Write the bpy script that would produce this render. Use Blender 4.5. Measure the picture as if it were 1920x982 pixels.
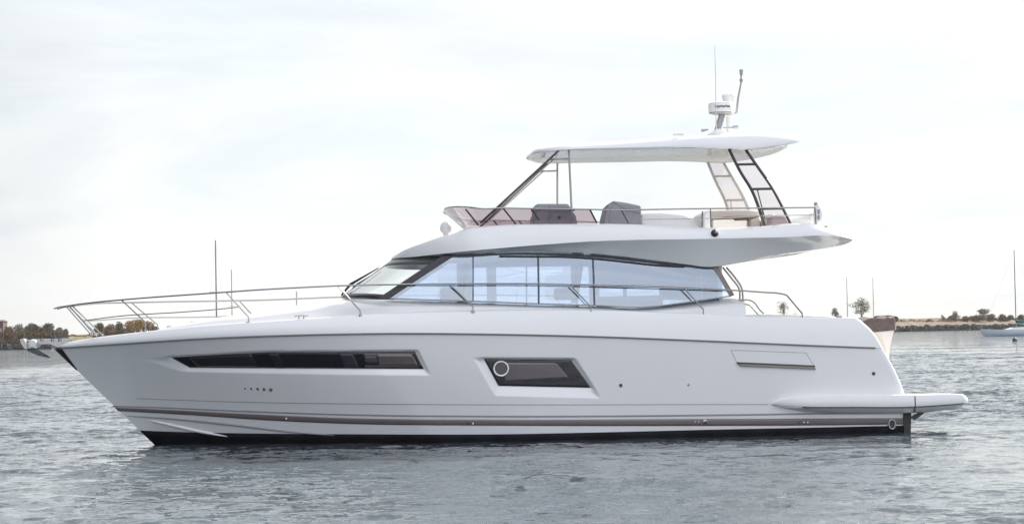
import bpy, bmesh, math, random
import numpy as np
from mathutils import Vector, Matrix
R = math.radians
random.seed(7); rng = np.random.default_rng(11)
for o in list(bpy.data.objects): bpy.data.objects.remove(o)
SC = bpy.context.scene
COL = SC.collection

# ------------------------------------------------------------------ camera
FPX, W, H = 4000.0, 1920.0, 982.0            # focal length in photo pixels
CAM = Vector((0, 0, 1.98)); ROLL = R(1.1); PITCH = math.atan((629 - H / 2) / FPX)
cam = bpy.data.cameras.new('camera'); cam.sensor_width = 36; cam.lens = 36 * FPX / W
cam.clip_start = 0.5; cam.clip_end = 20000
co = bpy.data.objects.new('camera', cam); COL.objects.link(co)
CM = (Matrix.Rotation(R(90) + PITCH, 4, 'X') @ Matrix.Rotation(-ROLL, 4, 'Z'))
co.matrix_world = Matrix.Translation(CAM) @ CM
SC.camera = co
# ------------------------------------------------------------------ light
SUN_EL, SUN_AZ = 34.0, 42.0                  # azimuth from +Y towards +X
SC.view_settings.view_transform = 'Standard'; SC.view_settings.look = 'None'
SC.view_settings.gamma = 1; SC.view_settings.exposure = 1.46
w = bpy.data.worlds.new('World'); SC.world = w; w.use_nodes = True
nt = w.node_tree; N = nt.nodes; L = nt.links; N.clear()
out = N.new('ShaderNodeOutputWorld'); bg = N.new('ShaderNodeBackground')
sky = N.new('ShaderNodeTexSky'); sky.sky_type = 'NISHITA'; sky.sun_disc = False
sky.sun_elevation = R(SUN_EL); sky.sun_rotation = R(SUN_AZ); sky.air_density = 1.1; sky.dust_density = 0.8; sky.ozone_density = 1.5
tc = N.new('ShaderNodeTexCoord')
mp = N.new('ShaderNodeMapping'); mp.inputs['Scale'].default_value = (1.0, 1.0, 3.4)
mp.inputs['Rotation'].default_value = (0, R(-12), R(20))
n1 = N.new('ShaderNodeTexNoise'); n1.inputs['Scale'].default_value = 5.0; n1.inputs['Detail'].default_value = 9
n1.inputs['Roughness'].default_value = 0.62; n1.inputs['Distortion'].default_value = 0.5
cr = N.new('ShaderNodeValToRGB'); cr.color_ramp.elements[0].position = 0.40; cr.color_ramp.elements[1].position = 0.63
cr.color_ramp.elements[0].color = (0.90, 0.90, 0.90, 1); cr.color_ramp.elements[1].color = (1, 1, 1, 1)
# thin high cloud is denser on the sun's side of the sky, thinner behind the camera
sx = N.new('ShaderNodeSeparateXYZ')
mr = N.new('ShaderNodeMapRange'); mr.inputs['From Min'].default_value = -0.6; mr.inputs['From Max'].default_value = 0.9
mr.inputs['To Min'].default_value = 0.92; mr.inputs['To Max'].default_value = 1.0
mu = N.new('ShaderNodeMath'); mu.operation = 'MULTIPLY'
mx = N.new('ShaderNodeMix'); mx.data_type = 'RGBA'
mx.inputs['B'].default_value = (7.35, 7.4, 7.6, 1)
L.new(tc.outputs['Generated'], mp.inputs[0]); L.new(mp.outputs[0], n1.inputs['Vector']); L.new(n1.outputs['Fac'], cr.inputs[0])
L.new(tc.outputs['Generated'], sx.inputs[0]); L.new(sx.outputs['Y'], mr.inputs['Value'])
L.new(cr.outputs[0], mu.inputs[0]); L.new(mr.outputs[0], mu.inputs[1])
# veil colour: brightest and cool behind the camera, added to fill the shaded hull
n2 = N.new('ShaderNodeTexNoise'); n2.inputs['Scale'].default_value = 3.2; n2.inputs['Detail'].default_value = 10; n2.inputs['Roughness'].default_value = 0.6; n2.inputs['Distortion'].default_value = 0.8
mp2 = N.new('ShaderNodeMapping'); mp2.inputs['Scale'].default_value = (1.0, 1.0, 6.5); mp2.inputs['Rotation'].default_value = (0, R(-10), R(55))
L.new(tc.outputs['Generated'], mp2.inputs[0]); L.new(mp2.outputs[0], n2.inputs['Vector'])
c2 = N.new('ShaderNodeValToRGB'); c2.color_ramp.elements[0].position = 0.38; c2.color_ramp.elements[1].position = 0.60
c2.color_ramp.elements[0].color = (.865, .90, .93, 1); c2.color_ramp.elements[1].color = (1, 1, .995, 1)
L.new(n2.outputs['Fac'], c2.inputs[0])
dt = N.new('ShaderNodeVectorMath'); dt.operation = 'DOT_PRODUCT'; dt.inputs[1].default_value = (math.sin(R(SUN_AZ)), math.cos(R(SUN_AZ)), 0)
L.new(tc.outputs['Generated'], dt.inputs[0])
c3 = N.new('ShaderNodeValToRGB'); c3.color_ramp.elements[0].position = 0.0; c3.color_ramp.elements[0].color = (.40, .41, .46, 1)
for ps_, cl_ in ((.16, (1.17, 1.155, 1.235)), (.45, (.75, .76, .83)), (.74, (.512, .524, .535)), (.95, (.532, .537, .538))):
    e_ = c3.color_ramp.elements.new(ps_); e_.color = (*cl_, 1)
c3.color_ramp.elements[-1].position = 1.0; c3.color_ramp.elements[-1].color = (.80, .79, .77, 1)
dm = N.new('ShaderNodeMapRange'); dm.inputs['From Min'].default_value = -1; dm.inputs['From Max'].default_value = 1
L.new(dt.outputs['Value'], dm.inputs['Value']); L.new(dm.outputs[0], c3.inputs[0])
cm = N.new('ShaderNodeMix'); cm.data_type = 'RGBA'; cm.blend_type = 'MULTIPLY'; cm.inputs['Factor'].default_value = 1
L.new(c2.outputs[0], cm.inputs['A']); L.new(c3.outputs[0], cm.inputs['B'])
gx = N.new('ShaderNodeMapRange'); gx.inputs['From Min'].default_value = -.75; gx.inputs['From Max'].default_value = -.18; gx.inputs['To Min'].default_value = .08; gx.inputs['To Max'].default_value = 1.0  # unseen sky to the left dimmed, added to darken the bow
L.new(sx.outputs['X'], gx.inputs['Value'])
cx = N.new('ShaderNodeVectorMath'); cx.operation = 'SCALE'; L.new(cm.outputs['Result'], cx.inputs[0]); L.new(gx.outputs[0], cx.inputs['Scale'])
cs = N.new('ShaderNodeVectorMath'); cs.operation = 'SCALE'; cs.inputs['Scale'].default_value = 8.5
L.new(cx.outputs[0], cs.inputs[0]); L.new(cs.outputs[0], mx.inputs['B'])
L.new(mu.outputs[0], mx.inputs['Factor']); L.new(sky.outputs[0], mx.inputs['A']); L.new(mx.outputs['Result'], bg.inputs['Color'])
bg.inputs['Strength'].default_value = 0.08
L.new(bg.outputs[0], out.inputs[0])
sl = bpy.data.lights.new('sun', 'SUN'); sl.energy = 3.2; sl.angle = R(0.6); sl.color = (1, 0.93, 0.82)
so = bpy.data.objects.new('sun', sl); COL.objects.link(so)
sd = Vector((math.sin(R(SUN_AZ)) * math.cos(R(SUN_EL)), math.cos(R(SUN_AZ)) * math.cos(R(SUN_EL)), math.sin(R(SUN_EL))))
so.rotation_euler = sd.to_track_quat('Z', 'Y').to_euler()

# ------------------------------------------------------------------ helpers
def mat(name, col, rough=0.5, metal=0.0, spec=0.5, var=0.0, vscale=3.0, bump=0.0, bscale=30.0, coat=0.0, vstretch=(1, 1, 1)):
    m = bpy.data.materials.new(name); m.use_nodes = True
    t = m.node_tree; b = t.nodes['Principled BSDF']
    b.inputs['Roughness'].default_value = rough; b.inputs['Metallic'].default_value = metal
    b.inputs['Specular IOR Level'].default_value = spec; b.inputs['Coat Weight'].default_value = coat
    b.inputs['Base Color'].default_value = (*col, 1)
    tcn = t.nodes.new('ShaderNodeTexCoord')
    mpn = t.nodes.new('ShaderNodeMapping'); mpn.inputs['Scale'].default_value = vstretch
    t.links.new(tcn.outputs['Object'], mpn.inputs[0])
    if var > 0:
        n = t.nodes.new('ShaderNodeTexNoise'); n.inputs['Scale'].default_value = vscale; n.inputs['Detail'].default_value = 6
        r = t.nodes.new('ShaderNodeValToRGB'); r.color_ramp.elements[0].position = 0.3; r.color_ramp.elements[1].position = 0.7
        r.color_ramp.elements[0].color = (*[max(0, c * (1 - var)) for c in col], 1)
        r.color_ramp.elements[1].color = (*[min(1, c * (1 + var)) for c in col], 1)
        t.links.new(mpn.outputs[0], n.inputs['Vector']); t.links.new(n.outputs['Fac'], r.inputs[0]); t.links.new(r.outputs[0], b.inputs['Base Color'])
    if bump > 0:
        n = t.nodes.new('ShaderNodeTexNoise'); n.inputs['Scale'].default_value = bscale; n.inputs['Detail'].default_value = 5
        bp = t.nodes.new('ShaderNodeBump'); bp.inputs['Strength'].default_value = bump; bp.inputs['Distance'].default_value = 0.02
        t.links.new(mpn.outputs[0], n.inputs['Vector']); t.links.new(n.outputs['Fac'], bp.inputs['Height']); t.links.new(bp.outputs[0], b.inputs['Normal'])
    return m

def glassmat(name, tint, refl_min=0.06, rough=0.0, refl_col=(1, 1, 1)):
    m = bpy.data.materials.new(name); m.use_nodes = True
    t = m.node_tree; t.nodes.clear()
    o = t.nodes.new('ShaderNodeOutputMaterial'); mixs = t.nodes.new('ShaderNodeMixShader')
    tr = t.nodes.new('ShaderNodeBsdfTransparent'); tr.inputs['Color'].default_value = (*tint, 1)
    gl = t.nodes.new('ShaderNodeBsdfGlossy'); gl.inputs['Roughness'].default_value = rough; gl.inputs['Color'].default_value = (*refl_col, 1)
    lw = t.nodes.new('ShaderNodeLayerWeight'); lw.inputs['Blend'].default_value = .5
    pw = t.nodes.new('ShaderNodeMath'); pw.operation = 'POWER'; pw.inputs[1].default_value = 5
    fr = t.nodes.new('ShaderNodeMath'); fr.operation = 'MULTIPLY_ADD'; fr.inputs[1].default_value = .9; fr.inputs[2].default_value = .04
    t.links.new(lw.outputs['Facing'], pw.inputs[0]); t.links.new(pw.outputs[0], fr.inputs[0])
    ad = t.nodes.new('ShaderNodeMath'); ad.operation = 'ADD'; ad.inputs[1].default_value = refl_min; ad.use_clamp = True
    t.links.new(fr.outputs[0], ad.inputs[0]); t.links.new(ad.outputs[0], mixs.inputs[0])
    t.links.new(tr.outputs[0], mixs.inputs[1]); t.links.new(gl.outputs[0], mixs.inputs[2]); t.links.new(mixs.outputs[0], o.inputs[0])
    return m

class MB:
    def __init__(s): s.v = []; s.f = []
    def add(s, vs, fs):
        n = len(s.v); s.v += [tuple(v) for v in vs]; s.f += [tuple(i + n for i in f) for f in fs]; return s
    def grid(s, rows, closed=False):
        n = len(rows[0]); base = len(s.v)
        for r in rows: s.v += [tuple(p) for p in r]
        for i in range(len(rows) - 1):
            for j in range(n - 1 + (1 if closed else 0)):
                a = base + i * n + j; b = base + i * n + (j + 1) % n
                s.f.append((a, b, b + n, a + n))
        return s
    def tube(s, pts, r, k=8, caps=True):
        pts = [Vector(p) for p in pts]; rs = r if isinstance(r, (list, tuple)) else [r] * len(pts)
        rows = []; up = None
        for i, p in enumerate(pts):
            d = (pts[min(i + 1, len(pts) - 1)] - pts[max(i - 1, 0)]).normalized()
            if up is None:
                up = Vector((0, 0, 1)) if abs(d.z) < 0.9 else Vector((1, 0, 0))
            a = (up - d * up.dot(d)).normalized(); b = d.cross(a); up = a
            rows.append([p + (a * math.cos(t) + b * math.sin(t)) * rs[i] for t in [2 * math.pi * q / k for q in range(k)]])
        base = len(s.v); s.grid(rows, closed=True)
        if caps:
            s.f.append(tuple(base + q for q in range(k))[::-1]); e = base + (len(pts) - 1) * k
            s.f.append(tuple(e + q for q in range(k)))
        return s
    def box(s, c, h, rot=None):
        vs = [Vector((x * h[0], y * h[1], z * h[2])) for x in (-1, 1) for y in (-1, 1) for z in (-1, 1)]
        if rot: vs = [rot @ v for v in vs]
        return s.add([Vector(c) + v for v in vs], [(0, 1, 3, 2), (4, 6, 7, 5), (0, 4, 5, 1), (2, 3, 7, 6), (0, 2, 6, 4), (1, 5, 7, 3)])
    def prism(s, outline, vec):
        """polygon (3-D points) extruded along vec"""
        n = len(outline); a = [Vector(p) for p in outline]; vec = Vector(vec)
        s.add(a + [p + vec for p in a], [tuple(range(n))[::-1], tuple(range(n, 2 * n))] + [(i, (i + 1) % n, n + (i + 1) % n, n + i) for i in range(n)])
        return s
    def lathe(s, prof, c=(0, 0, 0), k=20, axis='Z'):
        rows = []
        for r, h in prof:
            row = []
            for q in range(k):
                t = 2 * math.pi * q / k
                p = (r * math.cos(t), r * math.sin(t), h)
                if axis == 'Y': p = (p[0], p[2], p[1])
                if axis == 'X': p = (p[2], p[0], p[1])
                row.append((c[0] + p[0], c[1] + p[1], c[2] + p[2]))
            rows.append(row)
        return s.grid(rows, closed=True)
    def build(s, name, m, parent=None, smooth=True, angle=35, bevel=0.0, solid=0.0, fix=True):
        me = bpy.data.meshes.new(name); me.from_pydata(s.v, [], s.f)
        if fix:
            bm = bmesh.new(); bm.from_mesh(me)
            bmesh.ops.remove_doubles(bm, verts=bm.verts, dist=1e-5)
            bmesh.ops.recalc_face_normals(bm, faces=bm.faces); bm.to_mesh(me); bm.free()
        me.materials.append(m); o = bpy.data.objects.new(name, me); COL.objects.link(o)
        if parent: o.parent = parent
        if smooth:
            me.polygons.foreach_set('use_smooth', [True] * len(me.polygons))
            me.update()
            try: me.set_sharp_from_angle(angle=R(angle))
            except Exception: pass
        if bevel > 0:
            md = o.modifiers.new('b', 'BEVEL'); md.width = bevel; md.segments = 3; md.limit_method = 'ANGLE'; md.angle_limit = R(40)
        if solid:
            md = o.modifiers.new('s', 'SOLIDIFY'); md.thickness = solid; md.offset = 0
        return o

def tag(o, label=None, cat=None, group=None, kind=None):
    if label: o['label'] = label
    if cat: o['category'] = cat
    if group: o['group'] = group
    if kind: o['kind'] = kind
    return o
def empty(name, loc, rz=0.0):
    o = bpy.data.objects.new(name, None); COL.objects.link(o); o.location = loc; o.rotation_euler = (0, 0, rz); o.empty_display_size = 0.3
    return o
def copy_tree(o, parent=None):
    c = o.copy(); COL.objects.link(c); c.parent = parent
    for ch in [q for q in bpy.data.objects if q.parent == o]: copy_tree(ch, c)
    return c

def hermite(xs, ys):
    xs = list(xs); ys = list(ys); n = len(xs); m = []
    d = [(ys[i + 1] - ys[i]) / (xs[i + 1] - xs[i]) for i in range(n - 1)]
    for i in range(n):
        if i == 0: m.append(d[0])
        elif i == n - 1: m.append(d[-1])
        else:
            h0, h1 = xs[i] - xs[i - 1], xs[i + 1] - xs[i]; m.append((d[i - 1] * h1 + d[i] * h0) / (h0 + h1))
    def f(x):
        if x <= xs[0]: return ys[0] + m[0] * max(x - xs[0], -0.3)
        if x >= xs[-1]: return ys[-1] + m[-1] * min(x - xs[-1], 0.3)
        lo, hi = 0, n - 1
        while hi - lo > 1:
            k = (lo + hi) // 2
            if xs[k] <= x: lo = k
            else: hi = k
        h = xs[hi] - xs[lo]; t = (x - xs[lo]) / h
        return ((2 * t**3 - 3 * t**2 + 1) * ys[lo] + (t**3 - 2 * t**2 + t) * h * m[lo] + (-2 * t**3 + 3 * t**2) * ys[hi] + (t**3 - t**2) * h * m[hi])
    return f
def lin(xs, ys):
    return lambda x: float(np.interp(x, xs, ys))
def spline(pts, n):
    """smooth polyline through 3-D points"""
    pts = [Vector(p) for p in pts]
    if len(pts) < 3: return [pts[0].lerp(pts[1], i / n) for i in range(n + 1)]
    t = [0]
    for a, b in zip(pts, pts[1:]): t.append(t[-1] + max((b - a).length, 1e-4))
    fs = [hermite(t, [p[k] for p in pts]) for k in range(3)]
    return [Vector([f(t[-1] * i / n) for f in fs]) for i in range(n + 1)]

# yacht frame: origin amidships on the waterline, bow towards -X, port side at -Y
PSI = R(3.0); ROOT = Vector((0, 42.3, 0))
RZI = Matrix.Rotation(-PSI, 3, 'Z'); CL = RZI @ (CAM - ROOT); CM3 = CM.to_3x3()
def ray(px, py): return CM3 @ Vector(((px - W / 2) / FPX, (H / 2 - py) / FPX, -1))
def pl(px, py, y):
    d = RZI @ ray(px, py); t = (y - CL.y) / d.y
    return CL + d * t
def at(px, py, D):                             # world point at distance D along +Y
    d = ray(px, py); return CAM + d * (D / d.y)
def horizon(px): return 629 - math.tan(ROLL) * (px - 960)

# ------------------------------------------------------------------ materials
WHITE = mat('gelcoat', (0.80, 0.80, 0.795), 0.14, spec=0.6, coat=0.8, var=0.015, vscale=0.8, bump=.02, bscale=.9)
WHITE2 = mat('gelcoat_satin', (0.80, 0.80, 0.79), 0.35, var=0.02, vscale=2)
STEEL = mat('stainless', (0.36, 0.355, 0.35), 0.25, metal=1.0)
BLACK = mat('antifouling', (0.008, 0.008, 0.011), 0.7, spec=.2, var=0.5, vscale=3, bump=0.3)
DARKG = mat('black_glass', (0.010, 0.010, 0.013), 0.04, spec=0.6)
CURT = mat('blind_behind_glass', (0.095, 0.074, 0.076), 0.25, var=0.08, vscale=2, coat=1.0, vstretch=(1, 1, 30))
FRAME = mat('black_frame', (0.02, 0.02, 0.026), 0.3)
STRIPE = mat('stripe', (0.17, 0.145, 0.14), 0.3, var=0.08, vscale=1.5)
RUB = mat('rub_rail', (0.20, 0.195, 0.19), 0.4)
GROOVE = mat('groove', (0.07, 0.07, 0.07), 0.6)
GREY = mat('grey_trim', (0.32, 0.32, 0.33), 0.5)
COVER = mat('grey_canvas', (0.31, 0.31, 0.33), 0.85, var=0.12, vscale=4, bump=0.6, bscale=7)
BROWNC = mat('brown_canvas', (0.13, 0.10, 0.095), 0.85, var=0.2, vscale=5, bump=0.8, bscale=8)
CREAM = mat('cream_vinyl', (0.80, 0.76, 0.69), 0.5, var=0.04)
WOOD = mat('teak', (0.20, 0.11, 0.06), 0.45, var=0.3, vscale=6, vstretch=(1, 8, 1))
DFRAME = mat('dark_tube', (0.055, 0.045, 0.05), 0.35)
ALU = mat('pale_tube', (0.40, 0.385, 0.37), 0.35, metal=0.2)
GLASS = glassmat('tinted_window', (0.56, 0.64, 0.74), 0.28, refl_col=(0.70, 0.79, .90))
CLEAR = glassmat('windscreen_glass', (0.92, 0.95, 0.95), 0.02)
SMOKE = glassmat('smoked_acrylic', (0.58, 0.49, 0.52), 0.04)
MESHP = glassmat('arch_mesh', (0.80, 0.76, 0.77), 0.02)
INTER = mat('cabin_lining', (0.36, 0.38, 0.42), 0.6)
INTD = mat('cabin_furniture', (0.20, 0.17, 0.15), 0.6)

# ------------------------------------------------------------------ yacht hull surface
yacht = empty('motor_yacht', ROOT, PSI)
tag(yacht, 'large white flybridge motor yacht with long dark hull windows lying broadside on the water', 'yacht')
a0, a1 = pl(101, 652, 0), pl(288.5, 832, 0)
def xF(z): return a0.x + (z - a0.z) * (a1.x - a0.x) / (a1.z - a0.z)
_aft = [pl(px - 11, py, -2.2) for px, py in [(1611, 595), (1636, 617), (1660, 655), (1681, 693), (1698, 731), (1704, 750), (1699, 775), (1698, 806), (1698, 860)]]
_aft.sort(key=lambda p: p.z); xA = hermite([p.z for p in _aft], [p.x for p in _aft])
ZB = -0.5
def clamp(x, a=0.0, b=1.0): return max(a, min(b, x))
def bR(s): s = clamp(s); return 2.36 * (1 - (1 - min(s / .56, 1)) ** 2.8) - 0.16 * clamp((s - .7) / .3) ** 2
def bB(s): s = clamp(s); return 2.1 * (1 - (1 - min(s / .60, 1)) ** 2.0) - 0.05 * clamp((s - .7) / .3) ** 2
def sOf(x, z): return (x - xF(z)) / (xA(z) - xF(z))
def solve(px, py, yf):
    y = 2.0
    for _ in range(25):
        p = pl(px, py, -y); y = 0.5 * y + 0.5 * yf(p.x, p.z)
    return pl(px, py, -y)
def curve_sz(px_list, inset):
    ss, zz = [], []
    for px, py in px_list:
        p = solve(px, py, lambda x, z: max(0, bR(sOf(x, z)) - inset)); ss.append(sOf(p.x, p.z)); zz.append(p.z)
    return hermite(ss, zz)
zR = curve_sz([(101, 652.5), (170, 648), (242, 643), (340, 636.5), (440, 631.5), (560, 627.5), (648, 625.6), (741, 624.6), (920, 626), (1102, 630), (1300, 637.5), (1508, 646.5), (1650, 652)], 0)
zT = curve_sz([(104, 645), (140, 638), (173, 632.5), (220, 626.5), (272, 620.5), (364, 611), (466, 603.5), (565, 597), (675, 589.5), (780, 585), (887, 582), (1000, 581), (1108, 582), (1319, 590), (1400, 594), (1500, 595.5), (1605, 596.5)], .15)
INS = 0.17
def insf(s): return min(INS - .09 * clamp((s - .45) / .4), .6 * bR(s))
def Hy(x, z):
    s = sOf(x, z); r = zR(s)
    sc = clamp(s); b0, b1 = bB(s), bR(s)
    if z <= r:
        t = clamp((z - ZB) / (r - ZB), 0, 1)
        p = 2.5 - 1.85 * min(sc / .38, 1) ** .9
        y = b0 + (b1 - b0) * t ** p
        # soft knuckle in the topsides a little above the stripes
        return max(y, 0)
    T = max(zT(s), r + .02); t = clamp((z - r) / (T - r), 0, 1)
    return max(0, b1 + 0.015 - insf(s) * (0.30 * t + .70 * t ** 3))
def hp(px, py, off=0.0):
    p = solve(px, py, Hy); return Vector((p.x, p.y - off + (REC(p.x, p.z)), p.z))

# recessed panels round the hull windows
def polydist(poly, x, z):
    ins = False; d = 1e9; n = len(poly)
    for i in range(n):
        x1, z1 = poly[i]; x2, z2 = poly[(i + 1) % n]
        if (z1 > z) != (z2 > z) and x < (x2 - x1) * (z - z1) / (z2 - z1) + x1: ins = not ins
        l = (x2 - x1) ** 2 + (z2 - z1) ** 2; t = clamp(((x - x1) * (x2 - x1) + (z - z1) * (z2 - z1)) / l)
        d = min(d, math.hypot(x - x1 - t * (x2 - x1), z - z1 - t * (z2 - z1)))
    return ins, d
REC = lambda x, z: 0.0
def toxz(lst): return [(p.x, p.z) for p in (solve(a, b, Hy) for a, b in lst)]
_recs = []
for inner, outer, dep in [
    ([(318, 669), (440, 662), (505, 659), (779, 658), (796, 692), (640, 691.5), (355, 689.5)], [(262, 671), (318, 667.5), (440, 660.5), (505, 657.5), (785, 656), (808, 703), (640, 702), (338, 696)], .06),
    ([(906, 671.5), (1072, 673.5), (1110, 727.5), (934, 724)], [(887, 670), (1080, 671.5), (1127, 746), (928, 741)], .07)]:
    i_, o_ = toxz(inner), toxz(outer)
    _recs.append((i_, o_, dep, min(p[0] for p in o_), max(p[0] for p in o_), min(p[1] for p in o_), max(p[1] for p in o_)))
def REC(x, z):
    for i_, o_, dep, xa, xb, za, zb in _recs:
        if xa <= x <= xb and za <= z <= zb:
            io, do = polydist(o_, x, z)
            if not io: continue
            ii, di = polydist(i_, x, z)
            if ii: return dep
            return dep * do / (do + di + 1e-6)
    return 0.0

def hull_side(sign, NC, NR, rec):
    rows = []
    for i in range(NC + 1):
        s = i / NC; s = s ** 1.25
        row = []
        for j in range(NR + 1):
            t = j / NR; z = ZB + t * (zR(s) - ZB); x = xF(z) + s * (xA(z) - xF(z))
            y = Hy(x, min(z, zR(s) - 1e-4)); 
            if rec: y -= REC(x, z)
            row.append((x, sign * y, z))
        rows.append(row)
    # rounded turn into the transom wing
    for dx, dy in ((.035, .006), (.07, .03), (.095, .08), (.11, .16), (.11, .42)):
        rows.append([(p[0] + dx, sign * (abs(p[1]) - dy), p[2]) for p in rows[NC]])
    return rows
hull = MB()
for sg, rec, NC, NR in ((-1, True, 760, 150), (1, False, 90, 24)): hull.grid(hull_side(sg, NC, NR, rec))
hull_o = hull.build('hull', WHITE, yacht, angle=60)
# bulwark and deck edge above the rub rail
bw = MB()
for sg in (-1, 1):
    rows = []
    NC = 200
    def col(s):
        row = []; r, T = zR(s), max(zT(s), zR(s) + .02)
        for j in range(13):
            t = j / 12; z = r + t * (T - r); x = xF(min(z, r + .05)) + s * (xA(z) - xF(min(z, r + .05)))
            y = max(0, bR(s) + .015 - insf(s) * (0.30 * t + .70 * t ** 3)); row.append((x, sg * y, z))
        x, y, z = row[-1]; y = abs(y)
        for dy, dz in ((.03, .006), (.08, .004), (.12, -.02), (.14, -.12)): row.append((x, sg * max(0, y - dy), z + dz))
        return row
    for i in range(NC + 1): rows.append(col((i / NC) ** 1.2))
    for dx, dy in ((.035, .006), (.07, .03), (.095, .08), (.11, .16), (.11, .42)):
        rows.append([(p[0] + dx, sg * max(0, abs(p[1]) - dy), p[2]) for p in rows[NC]])
    bw.grid(rows)
bw.build('bulwark', WHITE, yacht, angle=50)
dk = MB(); rows = []
for i in range(81):
    s = (i / 80) ** 1.2; z = max(zT(s), zR(s) + .02) - .08; y = max(0, bR(s) - INS - .1); x = xF(zR(s) + .05) + s * (xA(zT(s)) - xF(zR(s) + .05))
    rows.append([(x, -y, z), (x, -y * .5, z + .02), (x, 0, z + .03), (x, y * .5, z + .02), (x, y, z)])
dk.grid(rows[:72]); dk.build('side_deck', WHITE2, yacht)
# transom and wing inner faces
xt = pl(1560, 700, 0).x
tr = MB()
zt = zT(.9) - .08
tr.grid([[(xt, y, z) for y in (-1.75, 0, 1.75)] for z in (-.5, .8, zt)])
tr.build('transom', WHITE2, yacht)
for sg in (-1, 1):
    tr = MB(); rr = []
    for j in range(13):
        z = ZB + j / 12 * (zT(1.0) - ZB); rr.append([(xt, sg * 1.75, z), (xA(z) + .105, sg * 1.75, z)])
    tr.grid(rr); tr.build('transom_wing', WHITE2, yacht)

def ribbon(name, up, lo, m, off=.006, n=160, parent=None, k=3):
    """strip lying on the hull between two pixel polylines"""
    u = hermite([p[0] for p in up], [p[1] for p in up]); l = hermite([p[0] for p in lo], [p[1] for p in lo])
    xu0, xu1, xl0, xl1 = up[0][0], up[-1][0], lo[0][0], lo[-1][0]
    rows = []
    for i in range(n + 1):
        t = i / n; a = xu0 + t * (xu1 - xu0); b = xl0 + t * (xl1 - xl0)
        ya, yb = u(a), l(b); rows.append([hp(a + (b - a) * q / k, ya + (yb - ya) * q / k, off) for q in range(k + 1)])
    return MB().grid(rows).build(name, m, parent or yacht, solid=.004)
# antifouling, stripes, knuckle, chine
ribbon('antifouling', [(262, 806.5), (330, 809), (480, 812), (700, 813.5), (920, 813.6), (1120, 810), (1340, 804.6), (1520, 801), (1695, 797)],
       [(322, 864), (480, 862), (700, 858), (1000, 852), (1340, 846), (1695, 840)], BLACK, .008, k=5)
ribbon('boot_stripe', [(215, 763.5), (300, 767), (380, 771), (480, 776), (648, 783), (920, 786), (1340, 784.5), (1500, 784), (1692, 783)],
       [(222, 770), (300, 774), (380, 779), (480, 786), (648, 793.6), (920, 797), (1340, 797.5), (1500, 797), (1692, 795)], STRIPE, .007)
ribbon('pin_stripe', [(211, 760), (300, 762.5), (440, 768.5), (682, 776), (920, 778.3), (1340, 776), (1521, 773.5), (1692, 772)],
       [(213, 762), (300, 764.3), (440, 770.7), (682, 778.7), (920, 781.2), (1340, 779), (1521, 776.5), (1692, 775)], GREY, .007)
ribbon('knuckle_line', [(256, 746), (440, 752.2), (682, 756), (920, 757.5), (1340, 757), (1440, 757)],
       [(256, 746.8), (440, 753.1), (682, 757), (920, 758.5), (1340, 758), (1440, 758)], GREY, .004)
def hull_tube(name, pts, r, m, off=0.0, n=60, k=8):
    f = hermite([p[0] for p in pts], [p[1] for p in pts]); xs = [pts[0][0] + (pts[-1][0] - pts[0][0]) * i / n for i in range(n + 1)]
    return MB().tube([hp(x, f(x), off) for x in xs], r, k).build(name, m, yacht)
sp = spline([(278, 787, 0), (320, 796, 0), (374, 808, 0), (430, 818, 0)], 30)
MB().tube([hp(p.x, p.y, .0) for p in sp], [.004 + .03 * math.sin(math.pi * i / 30) ** .5 for i in range(31)], 8).build('spray_rail', WHITE, yacht)
sp = spline([(236, 779, 0), (320, 784, 0), (440, 796, 0), (558, 810, 0), (640, 816, 0)], 40)
MB().tube([hp(p.x, p.y, .0) for p in sp], [.003 + .022 * math.sin(math.pi * i / 40) ** .5 for i in range(41)], 8).build('spray_rail', GREY, yacht)  # grey tube along the chine paints the spray rail's shading
# rub rail (port and starboard)
for sg in (-1, 1):
    pts = []
    for i in range(121):
        s = .004 + .992 * (i / 120); z = zR(s); pts.append((xF(z) + s * (xA(z) - xF(z)), sg * (bR(s) + .012), z - .004))
    MB().tube(pts, .017, 8).build('rub_rail', RUB, yacht)
# hull windows
def quad_on_hull(name, tl, tr_, br, bl, m, off, nx=60, ny=6, parent=None, solid=.004, top=None):
    rows = []
    for i in range(nx + 1):
        t = i / nx; a = (tl[0] + (tr_[0] - tl[0]) * t, tl[1] + (tr_[1] - tl[1]) * t); b = (bl[0] + (br[0] - bl[0]) * t, bl[1] + (br[1] - bl[1]) * t)
        if top: a = (a[0], top(a[0]))
        rows.append([hp(a[0] + (b[0] - a[0]) * q / ny, a[1] + (b[1] - a[1]) * q / ny, off) for q in range(ny + 1)])
    return MB().grid(rows).build(name, m, parent or yacht, solid=solid)
topf = lin([320, 440, 505, 778], [670, 663, 660, 659])
fw = quad_on_hull('hull_window', (321, 670), (778, 659), (794.5, 691.3), (356, 689), DARKG, .006, 120, 6, top=topf); fw['label'] = 'long dark forward window band, pointed at its front end'
quad_on_hull('pane', (352, 669.5), (470, 663.5), (484, 688.5), (372, 687.5), mat('smoky_pane', (.022, .02, .022), .08), .012, 30, 4, fw)
quad_on_hull('pane', (503, 661.5), (520, 661.5), (534, 690), (517, 690), FRAME, .011, 8, 4, fw)
quad_on_hull('pane', (634, 660.5), (660, 660.5), (674, 690.5), (648, 690.5), mat('grey_pane', (.035, .035, .045), .06), .012, 8, 4, fw)
quad_on_hull('blind', (682, 662.5), (772, 662), (786, 688), (684, 688), CURT, .012, 30, 4, fw)
quad_on_hull('porthole', (679, 664.5), (709, 664.5), (711, 683.5), (681, 683.5), FRAME, .018, 6, 4, fw)
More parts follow.
